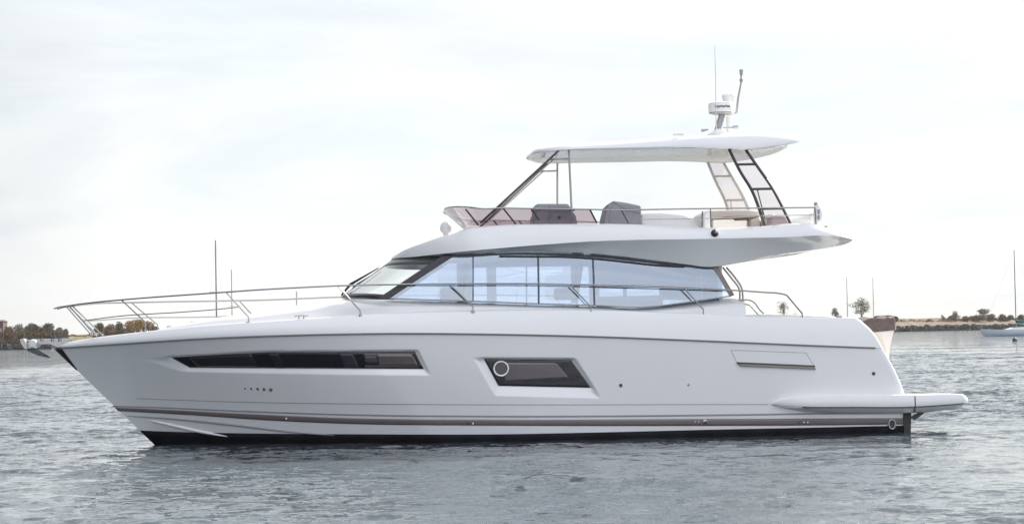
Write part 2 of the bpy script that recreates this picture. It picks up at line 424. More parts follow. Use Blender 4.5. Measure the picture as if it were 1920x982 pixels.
quad_on_hull('porthole_pane', (683, 668), (705, 668), (707, 680), (685, 680), mat('port_pane', (.07, .065, .06), .1), .026, 6, 4, fw)
mw = quad_on_hull('hull_window', (907.5, 672.5), (1071, 674.5), (1108.5, 726.5), (935, 723), DARKG, .006, 50, 14); mw['label'] = 'slanted parallelogram window with a round steel porthole ring'
quad_on_hull('blind', (941, 678.5), (1043, 679), (1068, 709), (946, 716.5), CURT, .012, 30, 8, mw)
c = hp(939.7, 690.7, .02); MB().tube([c + Vector((.133 * math.cos(t), -.012, .133 * math.sin(t))) for t in [2 * math.pi * i / 40 for i in range(41)]], .017, 10, False).build('porthole_ring', mat('polished_ring', (.75, .75, .74), .2, metal=.6), mw)
MB().lathe([(0, -.014), (.12, -.014), (.13, 0)], c, 30, 'Y').build('porthole_pane', mat('porthole_glass', (.05, .05, .05), .1), mw)
# aft ventilation panel
pts = [(1370, 656), (1511, 661), (1527, 686)]; MB().tube(spline([hp(*p, .0) for p in pts], 1)[:0] or [hp(1370 + (141) * i / 20, 656 + 5 * i / 20, 0) for i in range(21)] + [hp(1511 + 16 * i / 6, 661 + 25 * i / 6, 0) for i in range(7)], .005, 6).build('vent_panel', GREY, yacht)
MB().tube([hp(1370 + 13 * i / 6, 656 + 25 * i / 6, 0) for i in range(7)], .005, 6).build('vent_panel', GREY, yacht)
v = quad_on_hull('vent_slot', (1381, 680), (1527, 686.5), (1529, 692), (1388, 686), mat('vent_shade', (.30, .28, .24), .6), .02, 30, 3, solid=.03)
quad_on_hull('vent_lip', (1381, 678.4), (1527, 684.6), (1528, 687), (1383, 681), GROOVE, .03, 30, 2, v, solid=.02)
# small through-hulls
def stud(px, py, r, m, name='through_hull', off=.0):
    c = hp(px, py, off); MB().lathe([(0, -.012), (r * .8, -.012), (r, -.006), (r, .03)], c, 14, 'Y').build(name, m, yacht)
for i, (px, py) in enumerate([(459.7, 728), (471, 728.2), (483, 728.4), (495.4, 729), (508, 729.5)]): stud(px, py, .016 + .0045 * i, DARKG, 'drain')
stud(1164, 722, .032, DARKG); stud(1291, 721, .022, GREY); stud(1638, 700, .034, DARKG)
stud(537, 784, .022, STEEL, off=.008); stud(877, 793, .018, DARKG, off=.008); stud(887, 793, .024, STEEL, off=.008); stud(748, 624, .01, GREY)
stud(1303, 790, .016, STEEL, off=.008); stud(1310, 790, .016, STEEL, off=.008); stud(1322, 790, .045, STEEL, off=.006); stud(1323, 791, .028, DARKG, off=.014)
for q in (1499, 1507, 1514): stud(q, 791, .02, DARKG if q == 1499 else STEEL, off=.008)
c = hp(1672, 795, .01); MB().tube([c + Vector((.062 * math.cos(t), -.01, .088 * math.sin(t))) for t in [2 * math.pi * i / 24 for i in range(25)]], .018, 8, False).build('exhaust_outlet', STEEL, yacht)
MB().lathe([(0, -.012), (.055, -.012), (.06, .02)], c, 16, 'Y').build('exhaust_outlet', DARKG, yacht)
# stem plate
rows = []
for i in range(21):
    t = i / 20; z = a0.z - .02 - t * .42; x = xF(z); wd = .14 * (1 - t) + .015
    rows.append([(x + wd, -Hy(x + wd, z) - .008, z), (x - .012, 0, z), (x + wd, Hy(x + wd, z) + .008, z)])
MB().grid(rows).build('stem_plate', DARKG, yacht, solid=.006, angle=80)

# ------------------------------------------------------------------ swim platform
P_top = hermite([pl(a, b, -2.4).x for a, b in [(1443, 757), (1460, 750), (1490, 744), (1530, 740.5), (1600, 739), (1716, 739.5), (1800, 738.5), (1811, 739.3), (1818, 743)]],
                [pl(a, b, -2.4).z for a, b in [(1443, 757), (1460, 750), (1490, 744), (1530, 740.5), (1600, 739), (1716, 739.5), (1800, 738.5), (1811, 739.3), (1818, 743)]])
P_mid = hermite([pl(a, b, -2.4).x for a, b in [(1443, 758), (1470, 761), (1505, 762.5), (1600, 763), (1716, 762.5), (1780, 758.5), (1818, 755.5)]],
                [pl(a, b, -2.4).z for a, b in [(1443, 758), (1470, 761), (1505, 762.5), (1600, 763), (1716, 762.5), (1780, 758.5), (1818, 755.5)]])
P_bot = hermite([pl(a, b, -2.4).x for a, b in [(1443, 760), (1470, 766), (1505, 771), (1560, 774), (1640, 775), (1716, 775), (1780, 769), (1808, 765.5), (1818, 760)]],
                [pl(a, b, -2.4).z for a, b in [(1443, 760), (1470, 766), (1505, 771), (1560, 774), (1640, 775), (1716, 775), (1780, 769), (1808, 765.5), (1818, 760)]])
xp0, xpj, xp1 = pl(1443, 757, -2.3).x, pl(1717, 757, -2.4).x, pl(1818, 750, -2.0).x
def bP(x):
    u = clamp((x - xp0) / .9); h = Hy(x, .7) if x < xA(.7) else 2.16
    b = h - .02 + .22 * math.sin(u * math.pi / 2) ** .8
    v = clamp((x - (xp1 - .45)) / .45); return b - .55 * (1 - math.sqrt(max(0, 1 - v * v)))
def platform(xa, xb, n, m1, name):
    rows = []
    for i in range(n + 1):
        x = xa + (xb - xa) * i / n; T, M, B = P_top(x), P_mid(x), P_bot(x); b = bP(x); hgt = max(T - M, .001)
        half = [(b - .30, T + .002), (b - .04, T), (b - .012, T - .06 * hgt), (b, T - .2 * hgt), (b + .004, T - .8 * hgt), (b - .005, M + .006), (b - .04, M), (b - .04, M - .01), (b - .04, M - .02), (b - .11, B + .02), (b - .20, B)]
        ring = [(x, -y, z) for y, z in half] + [(x, y, z - .11) for y, z in half[::-1]]
        rows.append(ring)
    mb = MB(); base = len(mb.v); mb.grid(rows, closed=True); k = len(rows[0])
    mb.f.append(tuple(range(k))); mb.f.append(tuple(n * k + q for q in range(k)))
    return mb.build(name, m1, yacht, angle=38)
platform(xp0, xpj - .012, 70, WHITE, 'platform_fairing')
MB().tube([(xp0 + .6 + (xp1 - .12 - xp0 - .6) * i / 80, -bP(xp0 + .6 + (xp1 - .12 - xp0 - .6) * i / 80) + .004, P_mid(xp0 + .6 + (xp1 - .12 - xp0 - .6) * i / 80) - .002) for i in range(81)], .012, 6).build('platform_groove_shade', GROOVE, yacht)  # dark tube that paints the shade in the platform's groove
pf = platform(xpj + .012, xp1, 40, WHITE, 'swim_platform')
jb = MB(); jb.box((xpj, 0, P_top(xpj) - .18), (.013, bP(xpj) - .03, .14)); jb.build('platform_joint', GROOVE, yacht)
# fairing underlining and stern gear
quad = [pl(1690, 774, -2.0), pl(1709, 774, -2.0), pl(1708, 812, -2.0), pl(1690, 812, -2.0)]
MB().prism(quad, (0, 4.0, 0)).build('trim_housing', mat('housing', (.05, .05, .045), .6), yacht, smooth=False, bevel=.01)
q = [pl(1707, 782, -1.9), pl(1735, 766, -1.9), pl(1742, 767, -1.9), pl(1716, 787, -1.9)]
for yy in (0, 3.7): MB().prism([p + Vector((0, yy, 0)) for p in q], (0, .06, 0)).build('platform_bracket', mat('bracket' + str(yy), (.10, .10, .10), .5, metal=.5), yacht, smooth=False)

# ------------------------------------------------------------------ trunk / coachroof
tw = [(285, .25), (330, .55), (409, .85), (480, 1.15), (544, 1.4), (613, 1.65), (712, 1.88), (887, 1.97), (1200, 1.97), (1395, 1.93)]
tpx = [(285, 620.5), (330, 609), (364, 602), (409, 594), (480, 586), (544, 576), (590, 568.5), (640, 561), (712, 560), (800, 562.5), (887, 565.5), (1010, 570), (1113, 573), (1210, 576.5), (1270, 570), (1330, 561.5), (1371, 556), (1398, 559)]
wpx = lin([a for a, b in tw], [b for a, b in tw])
tp = []
for px, py in tpx:
    wq = wpx(px); yl = -wq if px > 690 else -wq * .55; tp.append((pl(px, py, yl), wq))
trz = hermite([p.x for p, _ in tp], [p.z for p, _ in tp]); trw = hermite([p.x for p, _ in tp], [b for _, b in tp])
x0t, x1t = tp[0][0].x, tp[-1][0].x
xwin = pl(700, 560, -1.9).x
rows = []
NT = 90
for i in range(NT + 1):
    x = x0t + (x1t - x0t) * i / NT; T = trz(x); wd = trw(x); s = sOf(x, T); zb = zT(s) - .12; row = []
    e = 3.2 + 3.5 * clamp((x - xwin + 1.0) / 1.0); zb = min(zb, T - .01)
    for j in range(33):
        th = math.pi * j / 32; cth, sth = math.cos(th), math.sin(th)
        row.append((x, -wd * math.copysign(abs(cth) ** (2 / e), cth), zb + (T - zb) * abs(sth) ** (2 / e)))
    rows.append(row)
tk = MB().grid(rows); n0 = len(rows[0]); tk.f.append(tuple(NT * n0 + q for q in range(n0)))
tk.build('coachroof', WHITE, yacht, angle=50)

# ------------------------------------------------------------------ saloon windows
YB, YT = 1.95, 1.88
wb = [pl(a, b, -YB) for a, b in [(712, 560), (728, 560), (800, 562.3), (887, 565), (1010, 569.7), (1113, 572.7), (1210, 576), (1270, 569.5), (1330, 561), (1371, 555)]]
wt = [pl(a, b, -YT) for a, b in [(833, 479), (853, 478), (887, 476.5), (1010, 475), (1110, 479), (1200, 488), (1285, 497.5), (1337, 502)]]
wbz = hermite([p.x for p in wb], [p.z for p in wb]); wtz = hermite([p.x for p in wt], [p.z for p in wt])
def wx(px, bottom): return pl(px, 565 if bottom else 480, -YB if bottom else -YT).x
edges = [((728), (853)), (887, 887), (1010, 1009), (1114.5, 1111.5), (1371, 1337)]
def side_pt(xb, xt_, t, sg, off=0):
    zb, zt_ = wbz(xb), wtz(xt_); return Vector((xb + (xt_ - xb) * t, sg * (YB + (YT - YB) * t + .02 * math.sin(math.pi * t) + off), zb + (zt_ - zb) * t))
for sg in (-1, 1):
    for (b0, t0), (b1, t1) in zip(edges, edges[1:]):
        rows = []
        for i in range(25):
            u = i / 24; xb = wx(b0, 1) + (wx(b1, 1) - wx(b0, 1)) * u; xt_ = wx(t0, 0) + (wx(t1, 0) - wx(t0, 0)) * u
            rows.append([side_pt(xb, xt_, j / 8, sg) for j in range(9)])
        MB().grid(rows).build('side_window', GLASS, yacht)
    for (b0, t0) in edges[1:4]:
        MB().tube([side_pt(wx(b0, 1), wx(t0, 0), j / 8, sg, .006) for j in range(9)], .012 if b0 == 887 else .018, 6).build('mullion', mat('mullion', (.10, .12, .15), .4), yacht)
    # bottom and top trims
    def trim(name, e0, e1, t, r, m, n=60, off=.008):
        pts = []
        for i in range(n + 1):
            u = i / n; pb = 728 + (1371 - 728) * u; ptx = 853 + (1337 - 853) * u; pts.append(side_pt(wx(pb, 1), wx(ptx, 0), t, sg, off))
        MB().tube(pts, r, 6).build(name, m, yacht)
    trim('window_trim', 0, 1, .985, .018, mat('header', (.05, .055, .065), .35)); trim('window_trim', 0, 1, .005, .012, GREY)  # upper trim's dark colour also paints the roof overhang's shadow
    # sun blind track below the header
    pts = [pl(a, b, -1.93) for a, b in [(936, 480), (1000, 480.5), (1055, 481), (1110, 484), (1170, 490), (1230, 496.5), (1285, 499)]]
    MB().tube([Vector((p.x, sg * 1.93, p.z)) for p in spline(pts, 30)], .014, 6).build('awning_track', FRAME, yacht)
    # A pillar
    A = [pl(829, 479, -YT), pl(855, 477, -YT), pl(729, 560.5, -YB), pl(707, 560, -YB)]
    MB().prism([Vector((p.x, sg * (abs(p.y) + .03), p.z)) for p in A], (0, -sg * .09, 0)).build('front_pillar', FRAME, yacht, smooth=False, bevel=.008)
    A = [pl(1336, 501, -YT), pl(1346, 500, -YT), pl(1377, 553, -YB), pl(1369, 556, -YB)]
    MB().prism([Vector((p.x, sg * (abs(p.y) + .02), p.z)) for p in A], (0, -sg * .08, 0)).build('aft_pillar', mat('bronze_pillar', (.22, .19, .18), .4), yacht, smooth=False)
# windscreen
bc, bk = pl(641, 557, 0), pl(714, 558, -1.86); tcn_, tk_ = pl(738, 487, 0), pl(838, 480, -1.74)
def ws(th, t):
    s_, c_ = math.sin(th), 1 - math.cos(th)
    b = Vector((bc.x + (bk.x - bc.x) * c_, -1.88 * s_, bc.z + (bk.z - bc.z) * c_)); q = Vector((tcn_.x + (tk_.x - tcn_.x) * c_, -1.74 * s_, tcn_.z + (tk_.z - tcn_.z) * c_))
    return b.lerp(q, t)
for a, b in ((0, 90), (-90, 0)):
    MB().grid([[ws(R(a + (b - a) * i / 24), .07 + .75 * j / 6) for j in range(7)] for i in range(25)]).build('windscreen', CLEAR, yacht)
MB().grid([[ws(R(-90 + 180 * i / 48), -.01 + .08 * j / 2) for j in range(3)] for i in range(49)]).build('windscreen_frame', FRAME, yacht, solid=.03)
MB().grid([[ws(R(-90 + 180 * i / 48), .82 + .18 * j / 3) for j in range(4)] for i in range(49)]).build('windscreen_frame', mat('sunband', (.10, .11, .10), .3), yacht, solid=.03)
MB().tube([ws(0, j / 8) for j in range(9)], .02, 6).build('windscreen_frame', GREY, yacht)
for a, off in ((10, 0), (-30, 0)):
    p0 = pl(637, 550, -.3 if a > 0 else .9)
    pts = [ws(R(a), .02) + Vector((-.03, 0, .02)), ws(R(a + 4), .25) + Vector((-.10, 0, .06)), ws(R(a + 8), .72) + Vector((-.05, 0, .03))]
    mbw = MB().tube(pts, [.018, .030, .010], 6); mbw.build('wiper', FRAME, yacht)
# cabin aft bulkhead and interior
zr = pl(1330, 500, -1.8).z; zf = wbz(wx(1200, 1))
xb_ = wx(1360, 1)
bh = MB(); bh.box((xb_ - .05, 1.25, (zr + zf) / 2), (.03, .55, (zr - zf) / 2 + .1)); MB().box((xb_ - .05, -1.62, (zr + zf) / 2), (.03, .12, (zr - zf) / 2 + .1)).build('aft_bulkhead', WHITE2, yacht, smooth=False); bh.build('aft_bulkhead', WHITE2, yacht, smooth=False)
MB().box((xb_ - .05, -.4, (zr + zf) / 2), (.01, 1.1, (zr - zf) / 2 + .1)).build('aft_door', GLASS, yacht, smooth=False)
# lining on the starboard side as seen through the port windows
def lining(name, x0, y0, x1, y1, yl=1.72, m=INTER, th=.05):
    a = pl(x0, y0, yl); b = pl(x1, y1, yl); MB().box(((a.x + b.x) / 2, yl, (a.z + b.z) / 2), (abs(b.x - a.x) / 2, th, abs(b.z - a.z) / 2)).build(name, m, yacht, smooth=False)
lining('interior_pillar', 856, 488, 886, 566, m=INTER); lining('interior_pillar', 912, 488, 931, 566); lining('interior_pillar', 1070, 492, 1084, 568)
lining('interior_pillar', 1104, 492, 1124, 570); lining('interior_header', 860, 482, 1112, 498, 1.66); lining('interior_header', 1112, 486, 1352, 537, 1.6)
lining('interior_panel', 1236, 530, 1352, 560, 1.6); lining('interior_sofa', 1120, 556, 1240, 574, 1.3, CREAM, .3); lining('interior_panel', 1168, 530, 1175, 566, 1.65)
for px in (848, 1062):
    a = pl(px, 560, .1 if px < 900 else .6); mbq = MB(); mbq.box((a.x, a.y, a.z + .1), (.24, .26, .12)); mbq.box((a.x + .22, a.y, a.z + .38), (.07, .25, .34), Matrix.Rotation(R(10), 3, 'Y'))
    mbq.build('helm_seat' if px < 900 else 'dining_chair', INTD, yacht, smooth=False, bevel=.05)

# ------------------------------------------------------------------ flybridge moulding
def fl_plan(x, x0, x1):
    u = clamp((x - x0) / 1.9); f = math.sqrt(max(0, 1 - (1 - u) ** 2.4))
    v = clamp((x - (x1 - 1.1)) / 1.1); return f * (1 - .30 * (1 - math.sqrt(max(0, 1 - v * v))))
xn = pl(733, 485, 0).x; xe = pl(1597, 447, -1.4).x
def mk(lst, wd):
    ps = []
    for a, b in lst:
        y = wd
        for _ in range(20):
            p = pl(a, b, -y); y = .5 * y + .5 * wd * fl_plan(p.x, xn, xe)
        ps.append(pl(a, b, -y))
    return hermite([p.x for p in ps], [p.z for p in ps])
fbot = mk([(733, 486.5), (760, 484.5), (824, 479.5), (900, 474), (960, 471.5), (1060, 472.5), (1110, 475), (1200, 484), (1285, 495), (1330, 500), (1352, 498), (1404, 487), (1457, 477), (1530, 467), (1565, 461.5), (1585, 457), (1597, 452)], 1.98)
fcre = mk([(733, 485.5), (760, 482.5), (824, 476), (900, 468.5), (1000, 460), (1110, 452.5), (1200, 449.5), (1280, 448.5), (1457, 445), (1580, 444.5), (1597, 448.5)], 2.24)
ftop = mk([(733, 484.5), (743, 478), (757, 470), (793, 456), (824, 445), (850, 438), (876, 428.5), (914, 424), (960, 421.5), (1080, 420), (1200, 421), (1280, 426), (1350, 427), (1422, 424.6), (1528, 421), (1554, 428), (1588, 439), (1597, 442.5)], 2.10)
xs_ = [xn + .002 + (xe - xn - .002) * (i / 150) ** 1.25 for i in range(151)]
rows = []; xrec0 = pl(885, 425, -2).x
for x in xs_:
    f = fl_plan(x, xn, xe); B, C_, T = fbot(x), fcre(x), ftop(x); C_ = clamp(C_, B + .004, 9); T = max(T, C_ + .004)
    dep = .28 * clamp((x - xrec0) / .3) * clamp((xe - .75 - x) / .3)
    wb_, wc_, wt_ = 1.98 * f, 2.24 * f, 2.10 * f
    half = [(wt_ * .5, T - dep), (max(wt_ - .17, wt_ * .6), T - dep), (max(wt_ - .13, wt_ * .8), T - .02 * (dep > 0)), (wt_ - .05 * f, T + .004), (wt_, T - .02 * clamp((T - C_) / .1))]
    for q in (.2, .4, .6, .8): half.append((wt_ + (wc_ - wt_) * q + .03 * f * math.sin(math.pi * q), T - .02 * clamp((T - C_) / .1) + (C_ - T + .02 * clamp((T - C_) / .1)) * q))
    half += [(wc_, C_)]
    for q in (.33, .66): half.append((wc_ + (wb_ - wc_) * q, C_ + (B - C_) * q + .02 * f * math.sin(math.pi * q)))
    half += [(wb_, B), (wb_ - .06 * f, B - .006), (wb_ * .5, B + .01)]
    rows.append([(x, -y, z) for y, z in half] + [(x, y, z) for y, z in half[::-1]])
fb = MB().grid(rows, closed=True); k = len(rows[0]); fb.f.append(tuple(range(k))); fb.f.append(tuple(150 * k + q for q in range(k)))
fb.build('flybridge', WHITE, yacht, angle=30)
# searchlight in front of the flybridge
c = pl(836, 428, -.6)
MB().lathe([(0, .13), (.06, .115), (.10, .07), (.115, 0), (.10, -.06), (.05, -.10), (.045, -.16), (.10, -.19), (.11, -.27)], c, 20).build('searchlight', WHITE2, yacht)
c = pl(1340, 437, -2.22)
MB().lathe([(0, -.07), (.04, -.06), (.07, -.02), (.07, .05)], c, 16, 'Y').build('navigation_light', mat('lamp_black', (.02, .02, .02), .2), yacht)
MB().lathe([(0, -.06), (.03, -.05), (.045, .0), (.045, .05)], c + Vector((.035, -.012, .03)), 14, 'Y').build('navigation_light', WHITE2, yacht)
# smoked wind deflector with its top rail
def defl(sg):
    rows = []
    cb, kb = pl(874, 429, 0), pl(905, 424, -2.02); ct, kt = pl(832, 394.5, 0), pl(900, 390.5, -2.16)
    for i in range(19):
        th = R(90 * i / 18); s_, c_ = math.sin(th) , 1 - math.cos(th)
        b = Vector((cb.x + (kb.x - cb.x) * c_, sg * 1.98 * s_ ** .8, cb.z + (kb.z - cb.z) * c_)); q = Vector((ct.x + (kt.x - ct.x) * c_, sg * 2.10 * s_ ** .8, ct.z + (kt.z - ct.z) * c_))
        rows.append([b.lerp(q, j / 6) for j in range(7)])
    for a, tb, b, bb in ((943, 390, 950, 421), (996, 391, 1012, 420), (1050, 391.8, 1066, 420), (1106, 392.5, 1120, 419)):
        q = pl(a, tb, -2.10); bq = pl(b, bb, -1.98)
        rows.append([Vector((bq.x, sg * 1.98, bq.z)).lerp(Vector((q.x, sg * 2.10, q.z)), j / 6) for j in range(7)])
    return rows
for sg in (-1, 1):
    rw = defl(sg); MB().grid(rw).build('wind_deflector', SMOKE, yacht)
    top = [r_[-1] for r_ in rw] + [Vector((q.x, sg * 2.1, q.z)) for q in [pl(a, b, -2.1) for a, b in [(1160, 394), (1230, 392.5), (1330, 391), (1430, 390), (1528, 389)]]]
    MB().tube(spline(top[2:], 90), .014, 8).build('flybridge_rail', STEEL, yacht)
    for (x1, y1), (x2, y2) in (((873, 392), (897, 422)), ((943, 390), (967, 420)), ((996, 391), (1010, 412)), ((1106, 392.5), (1119, 418)), ((1165, 394), (1178, 418)), ((1332, 391), (1333, 426)), ((1317, 396), (1316, 426)), ((1429, 390), (1430, 424)), ((1528, 389), (1530, 420))):
        a, b = pl(x1, y1, -2.1), pl(x2, y2, -2.0)
        MB().tube([Vector((a.x, sg * 2.1, a.z)), Vector((b.x, sg * 2.0, b.z))], .017 if x1 < 1120 else .012, 8).build('rail_post', DFRAME if x1 < 1200 else STEEL, yacht)
    pts = [pl(a, b, -2.05) for a, b in [(1200, 411.5), (1330, 409.5), (1430, 405), (1528, 403)]]
    MB().tube([Vector((p.x, sg * 2.05, p.z)) for p in spline(pts, 30)], .009, 6).build('flybridge_rail', STEEL, yacht)
    # hardtop legs: raked strut, front post, ladder-like rear arch
    a, b = pl(1047, 283, -1.5), pl(901, 418, -1.98)
    MB().tube([Vector((a.x, sg * 1.5, a.z)), Vector((b.x, sg * 1.98, b.z))], .022, 8).build('front_strut', DFRAME, yacht)
    a, b = pl(1040, 297, -1.42), pl(925, 400, -1.9); 
    MB().tube([Vector((a.x, sg * 1.42, a.z)), Vector((b.x, sg * 1.9, b.z))], .013, 8).build('front_strut', ALU, yacht)
    a, b = pl(1066.5, 281, -1.5), pl(1073, 420, -1.95)
    MB().tube([Vector((a.x, sg * 1.5, a.z)), Vector((b.x, sg * 1.95, b.z))], .021, 8).build('front_post', ALU, yacht)
    a, b = pl(1032, 299, -1.45), pl(1066, 297.5, -1.5)
    MB().tube([Vector((a.x, sg * 1.47, a.z)), Vector((b.x, sg * 1.5, b.z))], .018, 8).build('front_post_brace', ALU, yacht)
    F_ = [pl(a, b, -y) for a, b, y in [(1366, 278, 1.45), (1390, 325, 1.55), (1407, 352, 1.65), (1434, 423, 1.9)]]
    Rr = [pl(a, b, -y) for a, b, y in [(1397, 279, 1.45), (1422, 315, 1.55), (1443, 345, 1.65), (1484, 422, 1.9)]]
    m_ = DFRAME if sg < 0 else ALU  # starboard legs paler: their sunlit look is put into the tube colour
    Fp = [Vector((p.x, sg * abs(p.y), p.z)) for p in spline(F_, 24)]; Rp = [Vector((p.x, sg * abs(p.y), p.z)) for p in spline(Rr, 24)]
    MB().tube(Fp, .030, 8).build('arch_leg', m_, yacht); MB().tube(Rp, .028, 8).build('arch_leg', m_, yacht)
    for t in (5, 13, 19): MB().tube([Fp[t], Rp[t]], .024, 8).build('arch_crossbar', m_, yacht)
    MB().tube([Fp[13].lerp(Rp[13], .28), Fp[22].lerp(Rp[22], .10)], .012, 6).build('arch_crossbar', m_, yacht)
    MB().grid([[Fp[i].lerp(Rp[i], j / 4) for j in range(5)] for i in range(25)]).build('arch_panel', MESHP, yacht)
# ------------------------------------------------------------------ hardtop
hx0 = pl(989, 294, -.3).x; hx1 = pl(1505, 259, -1.0).x
def hplan(x):
    u = clamp((x - hx0) / .9); v = clamp((x - (hx1 - 1.2)) / 1.2)
    return math.sqrt(max(0, 1 - (1 - u) ** 2.2)) * (1 - .45 * (1 - math.sqrt(max(0, 1 - v ** 2))))
def mk2(lst, wd):
    ps = []
    for a, b in lst:
        y = wd
        for _ in range(20): p = pl(a, b, -y); y = .5 * y + .5 * wd * hplan(p.x)
        ps.append(pl(a, b, -y))
    return hermite([p.x for p in ps], [p.z for p in ps])
ht = mk2([(989, 293), (1000, 283), (1020, 278), (1045, 274), (1120, 268.5), (1220, 261.5), (1323, 255), (1400, 252), (1452, 251.3), (1490, 253), (1505, 256.5)], 1.42)
hb = mk2([(989, 294.5), (1000, 289), (1030, 285), (1065, 281.5), (1200, 278.5), (1319, 277), (1370, 279), (1409, 280), (1440, 276), (1480, 270), (1497, 266), (1505, 262)], 1.62)
rows = []
for i in range(121):
    x = hx0 + .002 + (hx1 - hx0 - .002) * (i / 120); f = hplan(x); T, B = ht(x), hb(x); T = max(T, B + .01); h_ = T - B
    half = [(1.0 * f, T + .05 * f), (1.3 * f, T + .02 * f), (1.42 * f, T), (1.50 * f, T - .15 * h_), (1.58 * f, T - .5 * h_), (1.62 * f, B + .15 * h_), (1.615 * f, B + .02 * h_), (1.56 * f, B - .004), (1.40 * f, B), (1.30 * f, B + .03), (.6 * f, B + .05)]
    rows.append([(x, -y, z) for y, z in half] + [(x, y, z) for y, z in half[::-1]])
hm = MB().grid(rows, closed=True); k = len(rows[0]); hm.f.append(tuple(range(k))); hm.f.append(tuple(120 * k + q for q in range(k)))
hm.build('hardtop', WHITE, yacht, angle=40)
# radar mast group
c = pl(1351.5, 203, 0)
rd = MB().lathe([(0, .118), (.18, .115), (.235, .10), (.25, .075), (.25, -.06), (.235, -.09), (.16, -.112), (0, -.115)], c, 36).build('radar_dome', WHITE2, yacht)
MB().lathe([(.236, -.088), (.243, -.105), (.17, -.125), (0, -.125)], c, 30).build('radar_base', GREY, rd)
tx = bpy.data.curves.new('lettering', 'FONT'); tx.body = 'Raymarine'; tx.size = .076; tx.align_x = 'CENTER'; tx.align_y = 'CENTER'; tx.extrude = .002; tx.offset = .0015
to = bpy.data.objects.new('lettering', tx); COL.objects.link(to); to.parent = rd
tx.materials.append(FRAME)
bpy.context.view_layer.update()
dg = bpy.context.evaluated_depsgraph_get(); tm = bpy.data.meshes.new_from_object(to.evaluated_get(dg)); bpy.data.objects.remove(to)
to = bpy.data.objects.new('lettering', tm); COL.objects.link(to); to.parent = rd
for v_ in tm.vertices:                          # wrap the lettering round the dome
    a_ = v_.co.x / .252; v_.co = Vector((c.x + .254 * math.sin(a_), c.y - (.254 + v_.co.z) * math.cos(a_), c.z + .015 + v_.co.y))
if not tm.materials: tm.materials.append(FRAME)
MB().prism([pl(a, b, -.09) for a, b in [(1350, 213), (1361, 213), (1352, 244), (1341, 244)]], (0, .18, 0)).build('radar_pedestal', GREY, yacht, smooth=False, bevel=.02)
MB().prism([pl(a, b, -.3) for a, b in [(1326, 253), (1336, 247), (1343, 242), (1356, 241), (1360, 252)]], (0, .6, 0)).build('mast_base', WHITE2, yacht, smooth=False, bevel=.02)
a = pl(1366, 180, .35); MB().lathe([(0, .02), (.13, .016), (.14, 0), (.10, -.16), (.06, -.30), (.05, -.75), (0, -.75)], a, 20).build('satellite_dome', WHITE2, yacht)
MB().tube([pl(1376, 213, .1), pl(1381, 211, .1), pl(1384, 185, .1), pl(1389.5, 156, .1), pl(1390, 133, .1)], [.02, .024, .022, .018, .016], 8).build('light_mast', ALU, yacht)
MB().tube([pl(1352, 215, .1), pl(1368, 217, .1), pl(1378, 212, .1)], .018, 8).build('light_mast', WHITE2, yacht)
for py, h_ in ((136, .055), (151, .03)):
    c = pl(1390, py, .1); MB().lathe([(0, h_), (.035, h_), (.04, h_ * .8), (.032, -h_ * .8), (.038, -h_), (0, -h_)], c, 14).build('mast_light', mat('lens' + str(py), (.35, .34, .33), .2), yacht)
MB().tube([pl(1340, 87, -.5), pl(1341.5, 130, -.5), pl(1343, 250, -.5)], [.004, .008, .011], 6).build('whip_antenna', mat('whip', (.6, .6, .6), .5), yacht)
MB().tube([pl(1356, 240, -.2), pl(1372, 239.5, -.2), pl(1376, 238.5, -.2), pl(1383.5, 238.5, -.2)], [.012, .018, .03, .036], 10).build('horn', STEEL, yacht)
MB().tube([pl(1315, 245, -.2), pl(1328, 243, -.2)], [.03, .012], 10).build('horn', STEEL, yacht)
a = pl(1272, 252.5, -.6); MB().box(a, (.09, .09, .02)).build('roof_hatch', WHITE2, yacht, bevel=.01)
# ------------------------------------------------------------------ flybridge furniture
def soft(name, pts, y0, wd, m, bev=.06, sub=0, parent=yacht):
    o = MB().prism([pl(a, b, y0) for a, b in pts], (0, wd, 0)).build(name, m, parent, bevel=bev, angle=60)
    return o
soft('helm_console_cover', [(998, 424), (1001, 404), (1006, 395), (1000, 387), (1008, 382), (1066, 382), (1071, 392), (1080, 405), (1084, 424)], -1.35, 1.2, COVER, .05)
soft('helm_seat_cover', [(1133, 424), (1134, 408), (1140, 385), (1149, 376.5), (1175, 380), (1202, 386), (1202.5, 424)], -1.35, 1.1, COVER, .04)
for pts, y_ in (([(1150, 378), (1168, 388), (1186, 396), (1202, 399)], -1.352), ([(1150, 379), (1146, 395), (1142, 416)], -1.352), ([(1003, 392), (1040, 396), (1078, 394)], -1.352), ([(1030, 384), (1034, 400), (1026, 420)], -1.352)):
    MB().tube(spline([pl(a, b, y_) for a, b in pts], 12), .014, 6).build('cover_seam', COVER, yacht)
c = pl(1049, 407, -1.36); MB().lathe([(0, -.02), (.025, -.02), (.03, .02)], c, 10, 'Y').build('cover_eyelet', DARKG, yacht)
soft('lounge', [(1202, 426), (1202, 401), (1240, 400), (1280, 404), (1296, 410), (1318, 430), (1318, 436)], -1.0, 2.4, WHITE2, .05)
soft('wet_bar', [(1318, 430), (1317, 404), (1322, 396), (1345, 394), (1400, 393), (1424, 395), (1426, 430)], .2, 1.5, CREAM, .04)
soft('wet_bar', [(1319, 430), (1318, 402), (1324, 396.5), (1334, 396), (1334, 430)], -1.5, 1.2, WHITE2, .04)
soft('table', [(1340, 408.5), (1360, 406), (1424, 404), (1424, 406.5), (1362, 409)], -.9, 1.3, WOOD, .005)
soft('table_pedestal', [(1404, 405), (1408, 405), (1408, 430), (1404, 430)], -.4, .12, ALU, .005)
soft('bench_seat', [(1336, 430), (1337, 412), (1376, 411), (1376, 414), (1400, 413), (1400, 430)], -1.2, .5, CREAM, .03)
